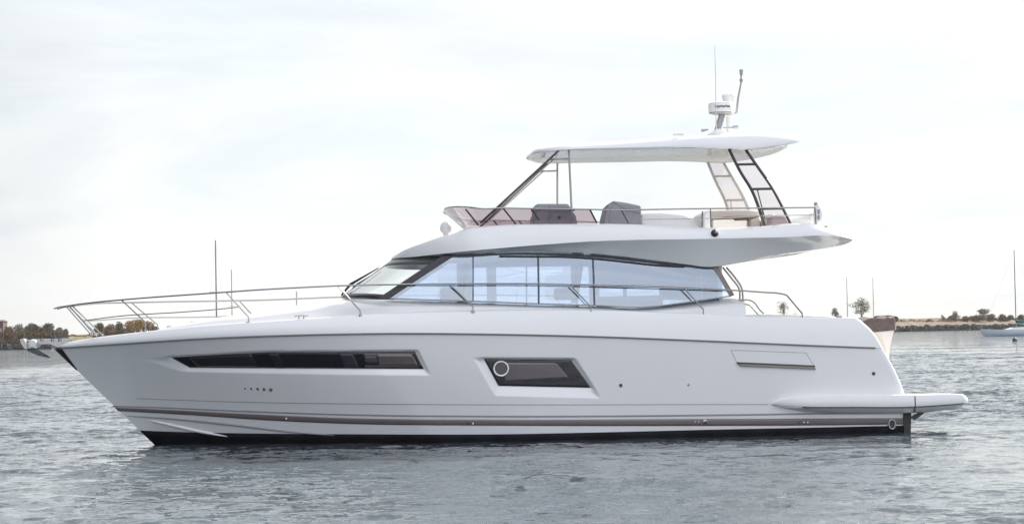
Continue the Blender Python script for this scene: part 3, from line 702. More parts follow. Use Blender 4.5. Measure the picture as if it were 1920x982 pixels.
soft('bench_seat', [(1440, 428), (1441, 402), (1452, 401), (1456, 412), (1520, 411), (1520, 400), (1528, 398), (1530, 428)], -.6, 2.0, WHITE2, .03)
soft('cushion', [(1446, 420), (1446, 405), (1472, 405), (1480, 420)], -1.4, .5, mat('grey_cushion', (.35, .30, .31), .8), .03)
lb = MB().tube(spline([pl(a, b, -1.75) for a, b in [(1531, 422), (1533, 412), (1534, 400), (1533, 391), (1531, 384)]], 16), [.05 + .045 * math.sin(math.pi * i / 16) for i in range(17)], 12).build('lifebuoy', WHITE2, yacht)
for yy in (396.5, 408): MB().box(pl(1535, yy, -1.86), (.022, .015, .04)).build('strap', GREY, lb, bevel=.005)
c = pl(1530, 382.5, -1.75); MB().lathe([(0, .04), (.03, .03), (.045, 0), (.035, -.03), (0, -.04)], c, 14).build('stern_light', GREY, yacht)
c = pl(1548, 426, -1.7); MB().lathe([(0, .03), (.03, .02), (.035, 0), (.03, -.04)], c, 12).build('deck_light', STEEL, yacht)

# ------------------------------------------------------------------ bow and side rails
def yr(x, z, ins=.16): return max(.16, bR(sOf(x, min(z, zR(.02)))) - ins)
def railp(px, py, ins=.16):
    y = 1.5
    for _ in range(25): p = pl(px, py, -y); y = .5 * y + .5 * max(.20, bR((p.x - a0.x) / (xA(1.8) - a0.x)) - ins)
    return pl(px, py, -y)
def mir(p, sg): return Vector((p.x, sg * abs(p.y), p.z))
def mird(p, sg):                               # the starboard rail sits a little lower on the deck edge
    return Vector((p.x, sg * abs(p.y), p.z - (.13 * clamp((p.x + 8.3) / 3.5) if sg > 0 else 0)))
tops = [(101, 578.5), (110, 575.5), (123, 573.6), (170, 567.5), (228.5, 562), (290, 557), (346, 553), (424, 547.5), (480, 543.5), (560, 539), (634, 535.6), (730, 533.3), (843, 532), (960, 531.5), (1068, 533), (1180, 535.7), (1282, 539), (1369, 543.5), (1430, 547.5), (1468, 551), (1475, 553), (1504, 587), (1505, 597)]
mids = [(157.5, 601), (221.6, 592.7), (346, 584.5), (420, 578.5), (446, 575.5)]
stans = [((124, 574, .16), (170, 626)), ((130, 573, .16), (178, 627)), ((228, 562.5, .16), (272, 603), (272.5, 621)), ((424, 548, .16), (466, 594), (466, 606)), ((634, 536, .16), (675, 582), (676, 593)), ((843, 532, .16), (887, 575), (887, 585)), ((1068, 533, .16), (1108, 575), (1108, 585)), ((1282, 539, .16), (1319, 580), (1319, 594))]
for sg in (-1, 1):
    t = [mird(railp(*p), sg) for p in tops]; MB().tube(spline(t[:21], 150) + t[21:], .0155, 8).build('deck_rail', STEEL, yacht)
    MB().tube(spline([mird(railp(*p, .13), sg) for p in mids], 40), .011, 8).build('deck_rail', STEEL, yacht)
    for i, st in enumerate(stans):
        a = mird(railp(st[0][0], st[0][1]), sg); rest = [mird(railp(*q, .12), sg) for q in st[1:]]
        if i == 1: a = Vector((a.x, a.y * 1.05, a.z)); rest = [Vector((q.x, q.y * 1.1, q.z)) for q in rest]
        MB().tube([a] + rest, .0135, 8).build('stanchion', STEEL, yacht)
        p = rest[-1]; MB().lathe([(.035, .02), (.035, -.03)], p + Vector((0, 0, .01)), 10).build('stanchion_base', STEEL, yacht)
    # cleats
    for (px, py) in ((565, 593), (1064, 583.5)):
        p = mir(railp(px, py, .12), sg); cm = MB().tube([p + Vector((-.13, 0, .005)), p + Vector((0, 0, .015)), p + Vector((.13, 0, .005))], .012, 6)
        for dx in (-.045, .045): cm.tube([p + Vector((dx, 0, .01)), p + Vector((dx, 0, -.08))], .012, 6)
        cm.build('cleat', STEEL, yacht)
    # stair hand rails behind the saloon
    for pts, r in (([(1355, 501), (1372, 522), (1386, 542), (1387, 565)], .018), ([(1362, 501), (1378, 520), (1391, 541), (1393, 560), (1397, 597)], .018), ([(1388, 562), (1408, 563.5), (1414, 567), (1424, 580), (1432, 588)], .014)):
        MB().tube(spline([mir(pl(a, b, -1.75), sg) for a, b in pts], 30), r, 8).build('stair_handrail', ALU, yacht)
soft('cockpit_seat', [(1395, 602), (1396, 590), (1470, 589), (1600, 595), (1600, 605)], -.8, 2.4, WHITE2, .03)
soft('aft_fitting', [(1570, 597), (1570, 591), (1579, 591), (1579, 597)], -1.6, .12, ALU, .01)
# foredeck gear
for px, py, yy in ((322, 607, .3), (366, 598.5, .4)): MB().box(pl(px, py + 8, yy), (.09, .07, .045)).build('deck_hatch', GREY, yacht, bevel=.01)
MB().tube([pl(556, 546, 1.7), pl(556, 572, 1.75)], .012, 6).build('stanchion', STEEL, yacht)
# anchor and bow roller
bowr = MB().prism([pl(a, b, -.14) for a, b in [(52, 640), (60, 636), (100, 634), (132, 634), (128, 650), (108, 652), (92, 646), (60, 647)]], (0, .28, 0)).build('bow_roller', STEEL, yacht, smooth=False, bevel=.015)
MB().prism([pl(a, b, -.17) for a, b in [(36, 636), (44, 634), (50, 643), (52, 654), (46, 655), (39, 645)]], (0, .34, 0)).build('roller_cheek', STEEL, bowr, smooth=False, bevel=.01)
c = pl(62, 644, -.2); MB().lathe([(.0, -.04), (.07, -.04), (.085, 0), (.085, .4), (0, .4)], c, 16, 'Y').build('roller', mat('roller_white', (.7, .7, .7), .4), bowr)
tip = pl(93, 669.5, 0); sh = pl(45, 652, 0); f1, f2 = pl(70, 656, -.24), pl(70, 656, .24); f1b, f2b = pl(50, 658, -.10), pl(50, 658, .10)
an = MB(); an.add([tip, f1, sh, f2, pl(60, 660, 0), pl(72, 665, 0)], [(0, 1, 5), (1, 4, 5), (1, 2, 4), (0, 5, 3), (3, 5, 4), (3, 4, 2)])
ano = an.build('anchor', mat('galvanised', (.25, .28, .30), .35, metal=.8), yacht, solid=.03, smooth=False)
MB().tube([pl(48, 652, 0), pl(40, 642, 0), pl(60, 638, 0), pl(110, 637, 0)], .028, 8).build('anchor_shank', STEEL, ano)
MB().tube([pl(88, 631, -.1), pl(110, 633.5, -.1), pl(132, 637, -.1)], [.012, .022, .02], 8).build('windlass_bar', FRAME, yacht)
for px in (78, 98, 112): MB().tube([pl(px, 640, -.15), pl(px, 634, -.15)], .03, 8).build('bow_fitting', STEEL, yacht)

# ------------------------------------------------------------------ tender on the swim platform
tcx = pl(1657, 610, -.5).x; zp = P_top(pl(1760, 740, -1).x) + .01
tend = empty('tender', ROOT + Matrix.Rotation(PSI, 3, 'Z') @ Vector((tcx, .35, zp)), PSI)
tag(tend, 'small cream hulled tender under a brown canvas cover on the swim platform', 'tender')
ghx = pl(1690, 610, -.5).x - tcx; zg = pl(1690, 609, -.5).z - zp
rows = []
for i in range(21):
    t = i / 20; y = -1.15 + 2.5 * t; ww = ghx * (math.sin(min(1, .25 + t * 1.6) * math.pi / 2)) * (1 - .1 * t)
    kz = .16 + .12 * (1 - t) ** 2
    half = [(0, kz), (ww * .10, kz + .15), (ww * .22, zg - .55), (ww * .40, zg - .40), (ww * .62, zg - .28), (ww * .87, zg - .14), (ww * 1.03, zg - .05), (ww, zg)]
    rows.append([(-a, y, b) for a, b in half[::-1]] + [(a, y, b) for a, b in half[1:]])
mb_ = MB().grid(rows); k = len(rows[0]); mb_.f.append(tuple(range(k))); mb_.f.append(tuple(20 * k + q for q in range(k)))
mb_.build('hull', mat('cream_gelcoat', (.78, .72, .68), .25), tend, angle=40)
rows = []
for i in range(21):
    t = i / 20; y = -1.17 + 2.54 * t; ww = ghx * (math.sin(min(1, .25 + t * 1.6) * math.pi / 2)) * (1 - .1 * t) * 1.04 + .01
    tz = zg + .15 + .03 * math.sin(t * 9)
    half = [(ww, zg - .10), (ww * 1.02, zg + .02), (ww * .96, zg + .12), (ww * .80, tz), (ww * .4, tz - .015), (0, tz + .01)]
    rows.append([(-a, y, b - .16 * a) for a, b in half] + [(a, y, b) for a, b in half[::-1][1:]])
mb_ = MB().grid(rows); k = len(rows[0]); mb_.f.append(tuple(range(k))); mb_.f.append(tuple(20 * k + q for q in range(k)))
mb_.build('canvas_cover', BROWNC, tend, angle=60)
MB().tube([(ghx * .60, -1.0, zg + .12), (ghx * .70, -.3, zg + .15), (ghx * .70, .9, zg + .15)], .055, 10).build('cover_roll', BROWNC, tend)
for yy in (-.6, .7): MB().box((0, yy, .09), (.3, .05, .09)).build('chock', GREY, tend, bevel=.01)

# ------------------------------------------------------------------ water
def water():
    xs = list(np.arange(-24, 24.01, .11)); st = .12; x = 24.
    ext = []
    while x < 6000: x += st; ext.append(x); st *= 1.03 if x < 60 else 1.08
    xs = [-e for e in ext[::-1]] + xs + ext
    ys = []; y = 12.
    while y < 6500:
        ys.append(y); y += .075 if y < 45 else (.075 * (y / 45) ** 1.15 if y < 130 else .254 * (y / 130) ** (1.0 if y < 330 else 1.35))
    bk = []; y = 12.; st = .1
    while y > -600: y -= st; bk.append(y); st *= 1.25
    ys = bk[::-1] + ys
    X, Y = np.meshgrid(np.array(xs), np.array(ys)); Z = np.zeros_like(X)
    r = np.random.default_rng(5); kept = np.zeros_like(X); tot = 0
    sp_x = np.gradient(np.array(xs))[None, :]; sp_y = np.gradient(np.array(ys))[:, None]
    spc = np.maximum(sp_x + 0 * sp_y, .55 * sp_y + 0 * sp_x)
    for i in range(64):
        lam = .24 * (1.9 / .24) ** (r.random() ** 1.35); th = r.normal(-1.25, .75); k = 2 * math.pi / lam
        amp = .0052 * lam ** .95 * (.5 + r.random())
        fade = np.clip((lam / spc - 2.2) / 2, 0, 1)
        ph = k * (np.cos(th) * X + np.sin(th) * Y) + r.random() * 6.28
        kept += fade; tot += 1
        Z += amp * fade * (1 - 2 * np.abs(np.sin(ph / 2)) ** 1.4)
    # wind lee beside the hull
    lx = np.clip((X + 8.5) / 3.5, 0, 1) * np.clip((8.5 - X) / 2.5, 0, 1); ly = np.clip((Y - 30) / 6, 0, 1) * np.clip((44 - Y) / 3, 0, 1)
    lee = lx * ly; lee = lee * lee * (3 - 2 * lee)
    patch = .5 + .5 * np.sin(X * .45 + 1.3 * np.sin(Y * .21)) * np.sin(Y * .33 + .8 * np.sin(X * .3))
    act = (1 - .70 * lee) * (.75 + .45 * patch)
    near = np.clip((50 - Y) / 12, 0, 1); near = near * near * (3 - 2 * near); act = act * (1 - .36 * near)
    calm = np.clip((X - 4.5) / 3, 0, 1) * np.clip((39 - Y) / 5, 0, 1) * np.clip((Y - 16) / 6, 0, 1) * np.clip((16 - X) / 5, 0, 1)
    act = act * (1 - .5 * calm)
    Z *= act
    n, m_ = X.shape
    v = np.stack([X.ravel(), Y.ravel(), Z.ravel()], 1)
    idx = np.arange(n * m_).reshape(n, m_); f = np.stack([idx[:-1, :-1], idx[:-1, 1:], idx[1:, 1:], idx[1:, :-1]], -1).reshape(-1, 4)
    me = bpy.data.meshes.new('water'); me.vertices.add(len(v)); me.vertices.foreach_set('co', v.ravel())
    me.loops.add(f.size); me.loops.foreach_set('vertex_index', f.ravel().astype(np.int32))
    me.polygons.add(len(f)); me.polygons.foreach_set('loop_start', np.arange(0, f.size, 4, dtype=np.int32)); me.polygons.foreach_set('loop_total', np.full(len(f), 4, dtype=np.int32))
    me.polygons.foreach_set('use_smooth', np.ones(len(f), bool)); me.update()
    at_ = me.attributes.new('chop', 'FLOAT', 'POINT'); at_.data.foreach_set('value', act.ravel().astype(np.float32))
    a2 = me.attributes.new('far', 'FLOAT', 'POINT'); a2.data.foreach_set('value', ((1 - kept / tot) * act).ravel().astype(np.float32))
    o = bpy.data.objects.new('water', me); COL.objects.link(o); tag(o, kind='structure')
    mt = bpy.data.materials.new('water'); mt.use_nodes = True; t = mt.node_tree; b = t.nodes['Principled BSDF']
    b.inputs['Base Color'].default_value = (.066, .086, .100, 1); b.inputs['Roughness'].default_value = .05; b.inputs['IOR'].default_value = 1.333
    tcx_ = t.nodes.new('ShaderNodeTexCoord'); prev = None
    an_ = t.nodes.new('ShaderNodeAttribute'); an_.attribute_name = 'chop'; af_ = t.nodes.new('ShaderNodeAttribute'); af_.attribute_name = 'far'
    geo = t.nodes.new('ShaderNodeNewGeometry'); acc = geo.outputs['Normal']
    for sc_, amp, stx in ((17.0, .13, (.8, 1, 1)), (5.5, .19, (.7, 1, 1)), (1.5, .26, (.5, 1, 1)), (.45, .26, (.35, 1, 1)), (.11, .18, (.25, 1, 1))):
        mpp = t.nodes.new('ShaderNodeMapping'); mpp.inputs['Scale'].default_value = stx; mpp.inputs['Rotation'].default_value = (0, 0, R(random.uniform(-12, 12)))
        nn = t.nodes.new('ShaderNodeTexNoise'); nn.inputs['Scale'].default_value = sc_; nn.inputs['Detail'].default_value = 2.5; nn.inputs['Roughness'].default_value = .55
        sb = t.nodes.new('ShaderNodeVectorMath'); sb.operation = 'SUBTRACT'; sb.inputs[1].default_value = (.5, .5, .5)
        ml = t.nodes.new('ShaderNodeVectorMath'); ml.operation = 'MULTIPLY'; ml.inputs[1].default_value = (amp * 4.0, amp * 7.0, 0)
        sc2 = t.nodes.new('ShaderNodeVectorMath'); sc2.operation = 'SCALE'
        ad = t.nodes.new('ShaderNodeVectorMath'); ad.operation = 'ADD'
        t.links.new(tcx_.outputs['Object'], mpp.inputs[0]); t.links.new(mpp.outputs[0], nn.inputs['Vector'])
        t.links.new(nn.outputs['Color'], sb.inputs[0]); t.links.new(sb.outputs[0], ml.inputs[0]); t.links.new(ml.outputs[0], sc2.inputs[0]); t.links.new((an_ if sc_ > 2 else af_).outputs['Fac'], sc2.inputs['Scale'])
        t.links.new(acc, ad.inputs[0]); t.links.new(sc2.outputs[0], ad.inputs[1]); acc = ad.outputs[0]
    nz = t.nodes.new('ShaderNodeVectorMath'); nz.operation = 'NORMALIZE'; t.links.new(acc, nz.inputs[0]); t.links.new(nz.outputs[0], b.inputs['Normal'])
    me.materials.append(mt)
water()

# ------------------------------------------------------------------ far shore
def shore_D(px): return 930 + (1200 - 930) * clamp((px - 50) / 1710, -.2, 1.4)
def wl(px):                                   # world point on the shore's waterline
    d = ray(px, horizon(px)); D = shore_D(px); return Vector((d.x / d.y * D, D, 0))
SAND = mat('bank', (.13, .09, .058), .9, var=.3, vscale=.06, vstretch=(1, 1, 6)); ROCK = mat('rock', (.040, .037, .038), .9, var=.6, vscale=.35)
EARTH = mat('scrub', (.13, .105, .06), .95, var=.4, vscale=.08)
rows = []; n = 420
for i in range(n + 1):
    px = -420 + (2400) * i / n; p = wl(px); L_ = clamp((px - 120) / 1400)
    h1 = 1.9 + .9 * L_ + .25 * rng.normal(); h2 = 4.1 + .35 * rng.normal() * .5 + 1.2 * L_; h3 = h2 + .5 + .5 * abs(rng.normal())
    rows.append([p + Vector((0, dy + .5 * rng.normal(), z)) for dy, z in ((-8, -2), (0, .0), (2, h1 * .5), (4, h1), (9, h1 + .2), (20, h2), (40, h3), (160, h3 + 1), (600, h3 + 2))])
tb = MB().grid(rows).build('terrain', SAND, None, angle=30); tag(tb, kind='structure')
tb.data.materials.append(ROCK); tb.data.materials.append(EARTH)
for p in tb.data.polygons:
    zc = sum(tb.data.vertices[v].co.z for v in p.vertices) / len(p.vertices); nv = min(tb.data.vertices[v].co.z for v in p.vertices)
    yc = sum(tb.data.vertices[v].co.y for v in p.vertices) / len(p.vertices)
    x = p.center.x; D = shore_D(960 + x / p.center.y * 4000)
    p.material_index = 1 if p.center.y < D + 6.0 else (0 if p.center.y < D + 28 and x > -40 else 2)
rk = MB()
for i in range(4200):                         # tumbled riprap along the water's edge
    px = random.uniform(-60, 1980); p = wl(px); L_ = clamp((px - 120) / 1400); s_ = random.uniform(.5, 1.3); q = p + Vector((0, random.uniform(-1.5, 4), random.uniform(0, 1.9 + .9 * L_)))
    rot = Matrix.Rotation(random.random() * 6, 3, 'Z') @ Matrix.Rotation(random.random() * 6, 3, 'X'); rk.box(q, (s_, s_ * random.uniform(.5, .9), s_ * random.uniform(.4, .8)), rot)
o = rk.build('riprap_rocks', ROCK, None, smooth=False, fix=False); tag(o, 'dark tumbled rocks lining the far shore at the waterline', 'rocks', kind='stuff')

def leafmat(name, c): return mat(name, c, .8, var=.35, vscale=.5)
BARK = mat('bark', (.09, .07, .055), .9, var=.2)
LM = {'olive': leafmat('olive_leaves', (.085, .085, .040)), 'brown': leafmat('brown_leaves', (.15, .095, .045)), 'ochre': leafmat('ochre_leaves', (.27, .16, .04)),
      'dark': leafmat('dark_leaves', (.055, .06, .032)), 'green': leafmat('green_leaves', (.08, .10, .04)), 'rust': leafmat('rust_leaves', (.24, .12, .07)), 'grey': leafmat('grey_leaves', (.15, .13, .10))}
def tree(px, top, bot, wpx_, kind, label, name='tree', dens=1.0, back=12, trunk=.3, cat='tree', group=None, lobes=7):
    """a tree or bush on the far shore; top, bot and width are read off the photograph at the shore's distance"""
    p0 = wl(px); D = p0.y + back; sc_ = D / FPX; wpx_ *= 1.35
    zt_ = at(px, top, D).z; zb_ = 3.0; x = at(px, bot, D).x; hgt = zt_ - zb_; wd = wpx_ * sc_
    root = empty(name, (x, D, zb_)); tag(root, label, cat, group)
    r = random.Random(int(px * 7 + top)); cr = MB(); zc0 = hgt * trunk; ch = hgt - zc0
    clumps = []
    for i in range(lobes):
        a = r.random() * 6.28; rr = wd / 2 * (.15 + .55 * r.random()); zz = zc0 + ch * (.25 + .6 * r.random()) ; fall = 1 - .45 * (zz - zc0) / ch
        clumps.append((rr * math.cos(a) * fall, rr * math.sin(a) * fall, zz, wd * r.uniform(.17, .30), ch * r.uniform(.14, .24)))
    clumps.append((0, 0, zc0 + ch * .78, wd * .22, ch * .22)); clumps.append((0, 0, zc0 + ch * .4, wd * .34, ch * .3))
    if trunk < .15:
        for q in (-.3, 0, .3): clumps.append((wd * q, 0, ch * .18, wd * .25, ch * .22))
    for (cx, cy, cz, rw, rh) in clumps:
        for q in range(int(130 * dens)):
            u, v_ = r.random() * 6.28, math.acos(2 * r.random() - 1); rad = r.random() ** .35 * r.uniform(.85, 1.12)
            pnt = Vector((cx + rw * rad * math.sin(v_) * math.cos(u), cy + rw * rad * math.sin(v_) * math.sin(u), cz + rh * rad * math.cos(v_)))
            if pnt.z < .05: continue
            s_ = sc_ * r.uniform(.7, 1.6); A_ = Vector((r.gauss(0, 1), r.gauss(0, 1), r.gauss(0, 1))).normalized(); B_ = A_.orthogonal().normalized()
            cr.add([pnt + A_ * s_, pnt + B_ * s_ * .7, pnt - A_ * s_, pnt - B_ * s_ * .7], [(0, 1, 2, 3)])
    cr.build('crown', LM[kind], root, smooth=False, fix=False)
    tm_ = MB(); tr_ = max(.10, hgt * .022)
    tm_.tube([(0, 0, -.5), (.1 * tr_, 0, zc0), (.6 * tr_, 0, zc0 + ch * .5), (0, 0, zc0 + ch * .85)], [tr_ * 1.3, tr_, tr_ * .6, tr_ * .15], 6)
    for c_ in clumps[:5]: tm_.tube([(0, 0, zc0 * .8 + .1), (c_[0] * .5, c_[1] * .5, (zc0 + c_[2]) / 2), (c_[0], c_[1], c_[2])], [tr_ * .6, tr_ * .4, tr_ * .12], 5)
    tm_.build('trunk', BARK, root)
    return root
TG = 'trees and shrubs on the far shore'
left = [(14, 611, 30, 'brown', 'brown shrub beside the dark red building on the left shore'),
        (34, 607, 26, 'olive', 'round olive shrub second from the dark red building'),
        (52, 610, 24, 'olive', 'low dull green shrub left of the anchor on the far bank'),
        (64, 606, 22, 'dark', 'darker pointed shrub above the bow anchor'),
        (80, 612, 26, 'brown', 'wide brown shrub behind the bow roller'),
        (93, 604.5, 30, 'dark', 'flat topped dark tree above the bow roller'),
        (112, 613, 22, 'grey', 'pale thinning shrub at the right end of the left clump'),
        (122, 618, 12, 'brown', 'last small brown shrub of the left clump')]
for px, tp_, w_, kd, lb_ in left: tree(px, tp_, 634, w_, kd, lb_, 'shrub' if 'shrub' in lb_ else 'tree', trunk=.08 if tp_ > 606 else .2, cat='shrub' if 'shrub' in lb_ else 'tree', group=TG, dens=1.3)
mid_ = [(189, 604, 22, 'olive', 'small greenish tree seen under the bow rail, left of the autumn trees'),
        (206, 607, 26, 'brown', 'brown tree between the greenish tree and the ochre trees'),
        (224, 602, 26, 'olive', 'olive brown tree at the left of the ochre crowns'),
        (242, 600, 26, 'ochre', 'ochre autumn tree behind the bow rail'),
        (258, 597.5, 26, 'ochre', 'tallest ochre autumn tree behind the bow stanchion'),
        (276, 600, 24, 'rust', 'rust pink autumn tree right of the ochre ones'),
        (291, 612, 14, 'dark', 'low dark shrub at the right end of the autumn trees')]
for px, tp_, w_, kd, lb_ in mid_: tree(px, tp_, 634, w_, kd, lb_, 'tree', trunk=.12, group=TG, dens=1.5, cat='shrub' if 'shrub' in lb_ else 'tree')
right = [(1470, 563, 24, 'grey', 'thin pale tree seen through the aft deck rail', .45, .35), (1566, 576, 16, 'grey', 'small thin tree left of the round crowned one', .45, .4),
         (1492, 588, 14, 'grey', 'low pale tree right under the slanted aft rail end', .3, .35),
         (1615, 556, 38, 'olive', 'tall round crowned tree between two thin masts', .30, .9),
         (1791, 583, 18, 'grey', 'bare looking small tree alone on the right bank', .35, .6), (1812, 592, 16, 'brown', 'low brown shrub between the bare tree and the wide tree', .1, 1), (1829, 590, 16, 'brown', 'brown shrub touching the left side of the wide tree', .1, 1),
         (1843, 578.5, 28, 'olive', 'wide dark tree standing highest on the right bank', .25, 1.1), (1860, 588, 18, 'brown', 'brown shrub on the right side of the wide tree', .1, 1.1), (1880, 588, 20, 'dark', 'dark shrub left of the moored sailboat mast', .1, 1.1),
         (1895, 590, 18, 'green', 'green shrub just left of the sailboat mast', .1, 1.1), (1916, 589, 16, 'dark', 'dark shrub right of the sailboat mast', .1, 1.1), (1742, 598, 14, 'brown', 'tiny shrub alone on the sand bank near the tender', .1, .8)]
for px, tp_, w_, kd, lb_, tk2, dn in right: tree(px, tp_, 602, w_, kd, lb_, 'tree' if 'tree' in lb_.split()[:6] or 'crowned' in lb_ else 'shrub', trunk=tk2, group=TG, dens=dn, back=24, cat='tree' if 'shrub' not in lb_ else 'shrub')
# low scrub running along both banks
sb_ = MB()
def scrub(pa, pb, top, cnt):
    for q in range(cnt):
        px = random.uniform(pa, pb); D = shore_D(px) + random.uniform(8, 16); sc_ = D / FPX
        e_ = .35 + .65 * abs(math.sin(px * .21 + 1) * math.sin(px * .083)) ; zt_ = at(px, 631 - (631 - top) * e_ * random.random() ** .6, D).z
        c_ = Vector((at(px, 620, D).x, D, max(2.5, zt_))); s_ = sc_ * random.uniform(.5, 1.2)
        A_ = Vector([random.gauss(0, 1) for _ in range(3)]).normalized(); B_ = A_.orthogonal().normalized()
        sb_.add([c_ + A_ * s_, c_ + B_ * s_ * .8, c_ - A_ * s_, c_ - B_ * s_ * .8], [(0, 1, 2, 3)])
scrub(-20, 128, 612, 5200); scrub(180, 296, 606, 4200); scrub(128, 180, 626, 500)
def scrub_r(pa, pb, top, bot, cnt):
    for q in range(cnt):
        px = random.uniform(pa, pb); D = shore_D(px) + random.uniform(24, 34); sc_ = D / FPX
        e_ = .3 + .7 * abs(math.sin(px * .17) * math.sin(px * .05 + 1)); c_ = at(px, bot - (bot - top) * e_ * random.random(), D); s_ = sc_ * random.uniform(.6, 1.3)
        A_ = Vector([random.gauss(0, 1) for _ in range(3)]).normalized(); B_ = A_.orthogonal().normalized()
        sb_.add([c_ + A_ * s_, c_ + B_ * s_ * .8, c_ - A_ * s_, c_ - B_ * s_ * .8], [(0, 1, 2, 3)])
scrub_r(1560, 1770, 598, 603, 1500); scrub_r(1765, 1960, 590, 602.5, 9000)
o = sb_.build('scrub', LM['brown'], None, smooth=False, fix=False); tag(o, 'low brown scrub growing along the far bank', 'scrub', kind='stuff')
# house at the left edge
p = wl(0); D = p.y + 14; c = at(0, 620, D); sc_ = D / FPX
hs = empty('house', (c.x, D, 3.2)); tag(hs, 'dark red brown house with a low roof at the left edge of the far shore', 'house')
hh = at(0, 603, D).z - 3.2
MB().box((-2, 0, hh / 2), (4.3, 4, hh / 2)).build('wall', mat('house_wall', (.12, .07, .06), .8, var=.2), hs, smooth=False)
MB().add([(-6.7, -4.4, hh), (2.7, -4.4, hh), (2.7, 4.4, hh), (-6.7, 4.4, hh), (-6.2, 0, hh + .8), (2.2, 0, hh + .8)], [(0, 1, 5, 4), (1, 2, 5), (2, 3, 4, 5), (3, 0, 4), (0, 3, 2, 1)]).build('roof', mat('house_roof', (.06, .05, .05), .8), hs, smooth=False)
for q in (-4, -1.2, 1.2): MB().box((q, -4.02, hh * .6), (.5, .05, .8)).build('window', mat('house_glass', (.3, .3, .3), .1), hs, smooth=False)

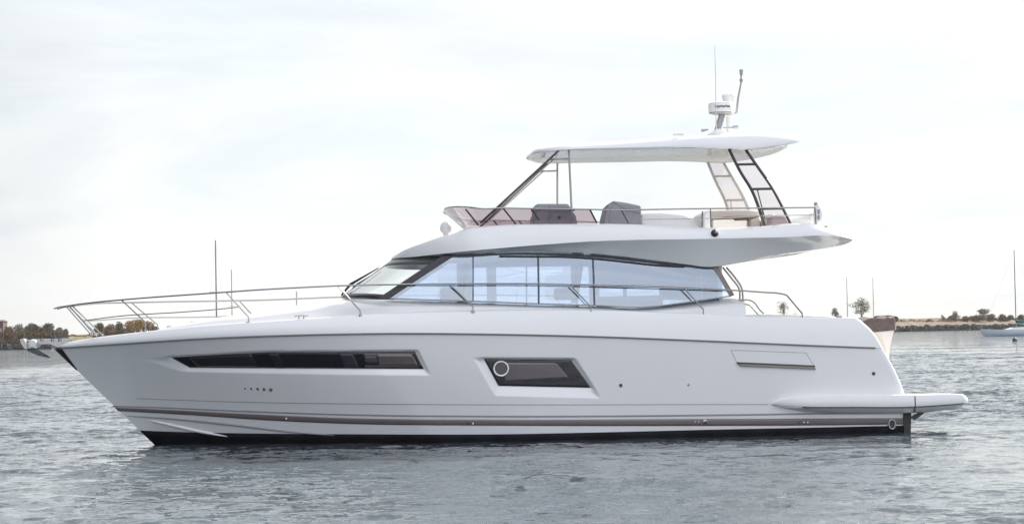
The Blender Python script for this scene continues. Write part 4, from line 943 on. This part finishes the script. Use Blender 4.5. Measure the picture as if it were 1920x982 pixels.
# ------------------------------------------------------------------ moored sailboats and buoy
def sailboat(px, Y, top, rz, label, cover, hullm, Lh=11.0, mr_=.09):
    hz = horizon(px); d = ray(px, hz); x = d.x / d.y * Y
    r = empty('sailboat', (x, Y, 0), rz); tag(r, label, 'sailboat', 'moored sailboats behind the yacht')
    mh = at(px, top, Y).z
    rows = []
    for i in range(31):
        t = i / 30; xx = -Lh * .45 + Lh * t; bw_ = 1.75 * math.sin(math.pi * min(1, .16 + t * .55) ) ** .8 if t < .6 else 1.75 * math.cos((t - .6) / .4 * math.pi / 2) ** .85; bw_ = max(bw_, .02)
        sheer = 1.15 + .35 * t ** 2; ov = .5 * t ** 4
        half = [(0, -.4), (bw_ * .6, -.25), (bw_ * .9, .2), (bw_, .7), (bw_, sheer)]
        rows.append([(xx + ov * (z > .3), -y, z) for y, z in half[::-1]] + [(xx + ov * (z > .3), y, z) for y, z in half[1:]])
    mb2 = MB().grid(rows); k = len(rows[0]); mb2.f.append(tuple(range(k)))
    for i in range(30): mb2.f.append((i * k, (i + 1) * k, (i + 2) * k - 1, (i + 1) * k - 1))
    mb2.build('hull', hullm, r, angle=40)
    rows = []
    for i in range(31):
        t = i / 30; xx = -Lh * .45 + Lh * t; bw_ = 1.78 * math.sin(math.pi * min(1, .16 + t * .55)) ** .8 if t < .6 else 1.78 * math.cos((t - .6) / .4 * math.pi / 2) ** .85; bw_ = max(bw_, .03)
        rows.append([(xx, -bw_ * .92, .02), (xx, -bw_ * .95, .22), (xx, -bw_ * .90, -.1)])
    MB().grid(rows).build('boot_top', mat('boot_top', (.02, .03, .06), .5), r, solid=.03)
    cb = MB().prism([(-2.6, -1.0, 1.2), (-2.6, -1.0, 1.65), (-1.8, -1.0, 1.75), (1.2, -1.0, 1.7), (2.6, -1.0, 1.35), (2.6, -1.0, 1.2)], (0, 2.0, 0)).build('cabin', WHITE2, r, smooth=False, bevel=.08)
    for q in (-1.4, -.3, .8): MB().box((q, -1.01, 1.5), (.35, .02, .08)).build('cabin_window', DARKG, cb, smooth=False)
    MB().tube([(.4, 0, 1.2), (.4, 0, mh)], [mr_, mr_ * .7], 8).build('mast', mat('mast_alloy', (.22, .22, .23), .4, metal=.3), r)
    MB().tube([(.4, -1.0, mh * .55), (.4, 1.0, mh * .55)], .03, 6).build('spreader', ALU, r)
    MB().tube([(.3, 0, 2.5), (-3.9, 0, 2.45)], .07, 8).build('boom', ALU, r)
    MB().tube([(.5, 0, 2.9), (.1, 0, 2.85), (-1.5, 0, 2.72), (-3.8, 0, 2.6)], [.18, .32, .25, .14], 10).build('sail_cover', cover, r)
    for e in ((-Lh * .44, 1.2), (Lh * .55, 1.5)): MB().tube([(e[0], 0, e[1]), (.4, 0, mh * .98)], .008, 4).build('stay', STEEL, r)
    pul = MB()
    for q in range(5):
        xx = -Lh * .42 + q * 2.0
        for yy in (-1.2, 1.2): pul.tube([(xx, yy * (1 if q else .8), 1.1), (xx, yy * (1 if q else .8), 1.8)], .02, 5)
    pul.build('guard_rail', STEEL, r)
    return r
BH = mat('blue_white_hull', (.52, .60, .66), .3); WH = mat('white_hull', (.7, .7, .7), .3)
TEAL = mat('teal_cover', (.02, .09, .09), .8, var=.2); NAVY = mat('navy_cover', (.03, .04, .09), .8, var=.2)
sailboat(1909, 423, 468, R(180), 'pale blue sailboat with a teal sail cover moored at the right edge', TEAL, BH, 12.6, .11)
sailboat(405, 300, 450, R(80), 'sailboat hidden by the bow, its thick tall mast rising above the foredeck rail', NAVY, WH, 11, .12)
sailboat(434, 420, 505, R(70), 'sailboat hidden by the bow, its shorter thin mast right of the tall one', NAVY, WH, 10, .10)
sailboat(1590, 560, 520, R(85), 'sailboat hidden by the stern, its thin mast left of the round crowned tree', TEAL, WH, 9, .10)
sailboat(1639, 560, 520, R(85), 'sailboat hidden by the tender, its thin mast right of the round crowned tree', NAVY, WH, 9, .09)
d = ray(1902, horizon(1902)); by = empty('mooring_buoy', (d.x / d.y * 276, 276, 0)); tag(by, 'small dark mooring buoy floating below the pale blue sailboat', 'buoy')
MB().lathe([(0, .50), (.12, .48), (.26, .36), (.32, .15), (.30, -.05), (0, -.2)], (0, 0, 0), 16).build('float', mat('buoy_dark', (.06, .08, .10), .5), by)
MB().tube([(0, 0, .46), (0, 0, .60)], .05, 6).build('eye', STEEL, by)
# ------------------------------------------------------------------ haze
HZ = 1
if HZ:
    hb_ = MB().box((0, 620, 22), (900, 720, 25)); ho = hb_.build('haze', mat('haze', (1, 1, 1)), None, smooth=False); tag(ho, 'pale even haze over the bay', 'haze', kind='stuff')
    hm_ = ho.data.materials[0]; t = hm_.node_tree; t.nodes.clear(); oo = t.nodes.new('ShaderNodeOutputMaterial'); pv = t.nodes.new('ShaderNodeVolumePrincipled')
    pv.inputs['Color'].default_value = (.93, .94, .97, 1); pv.inputs['Density'].default_value = .00004; pv.inputs['Anisotropy'].default_value = .3
    t.links.new(pv.outputs[0], oo.inputs['Volume'])
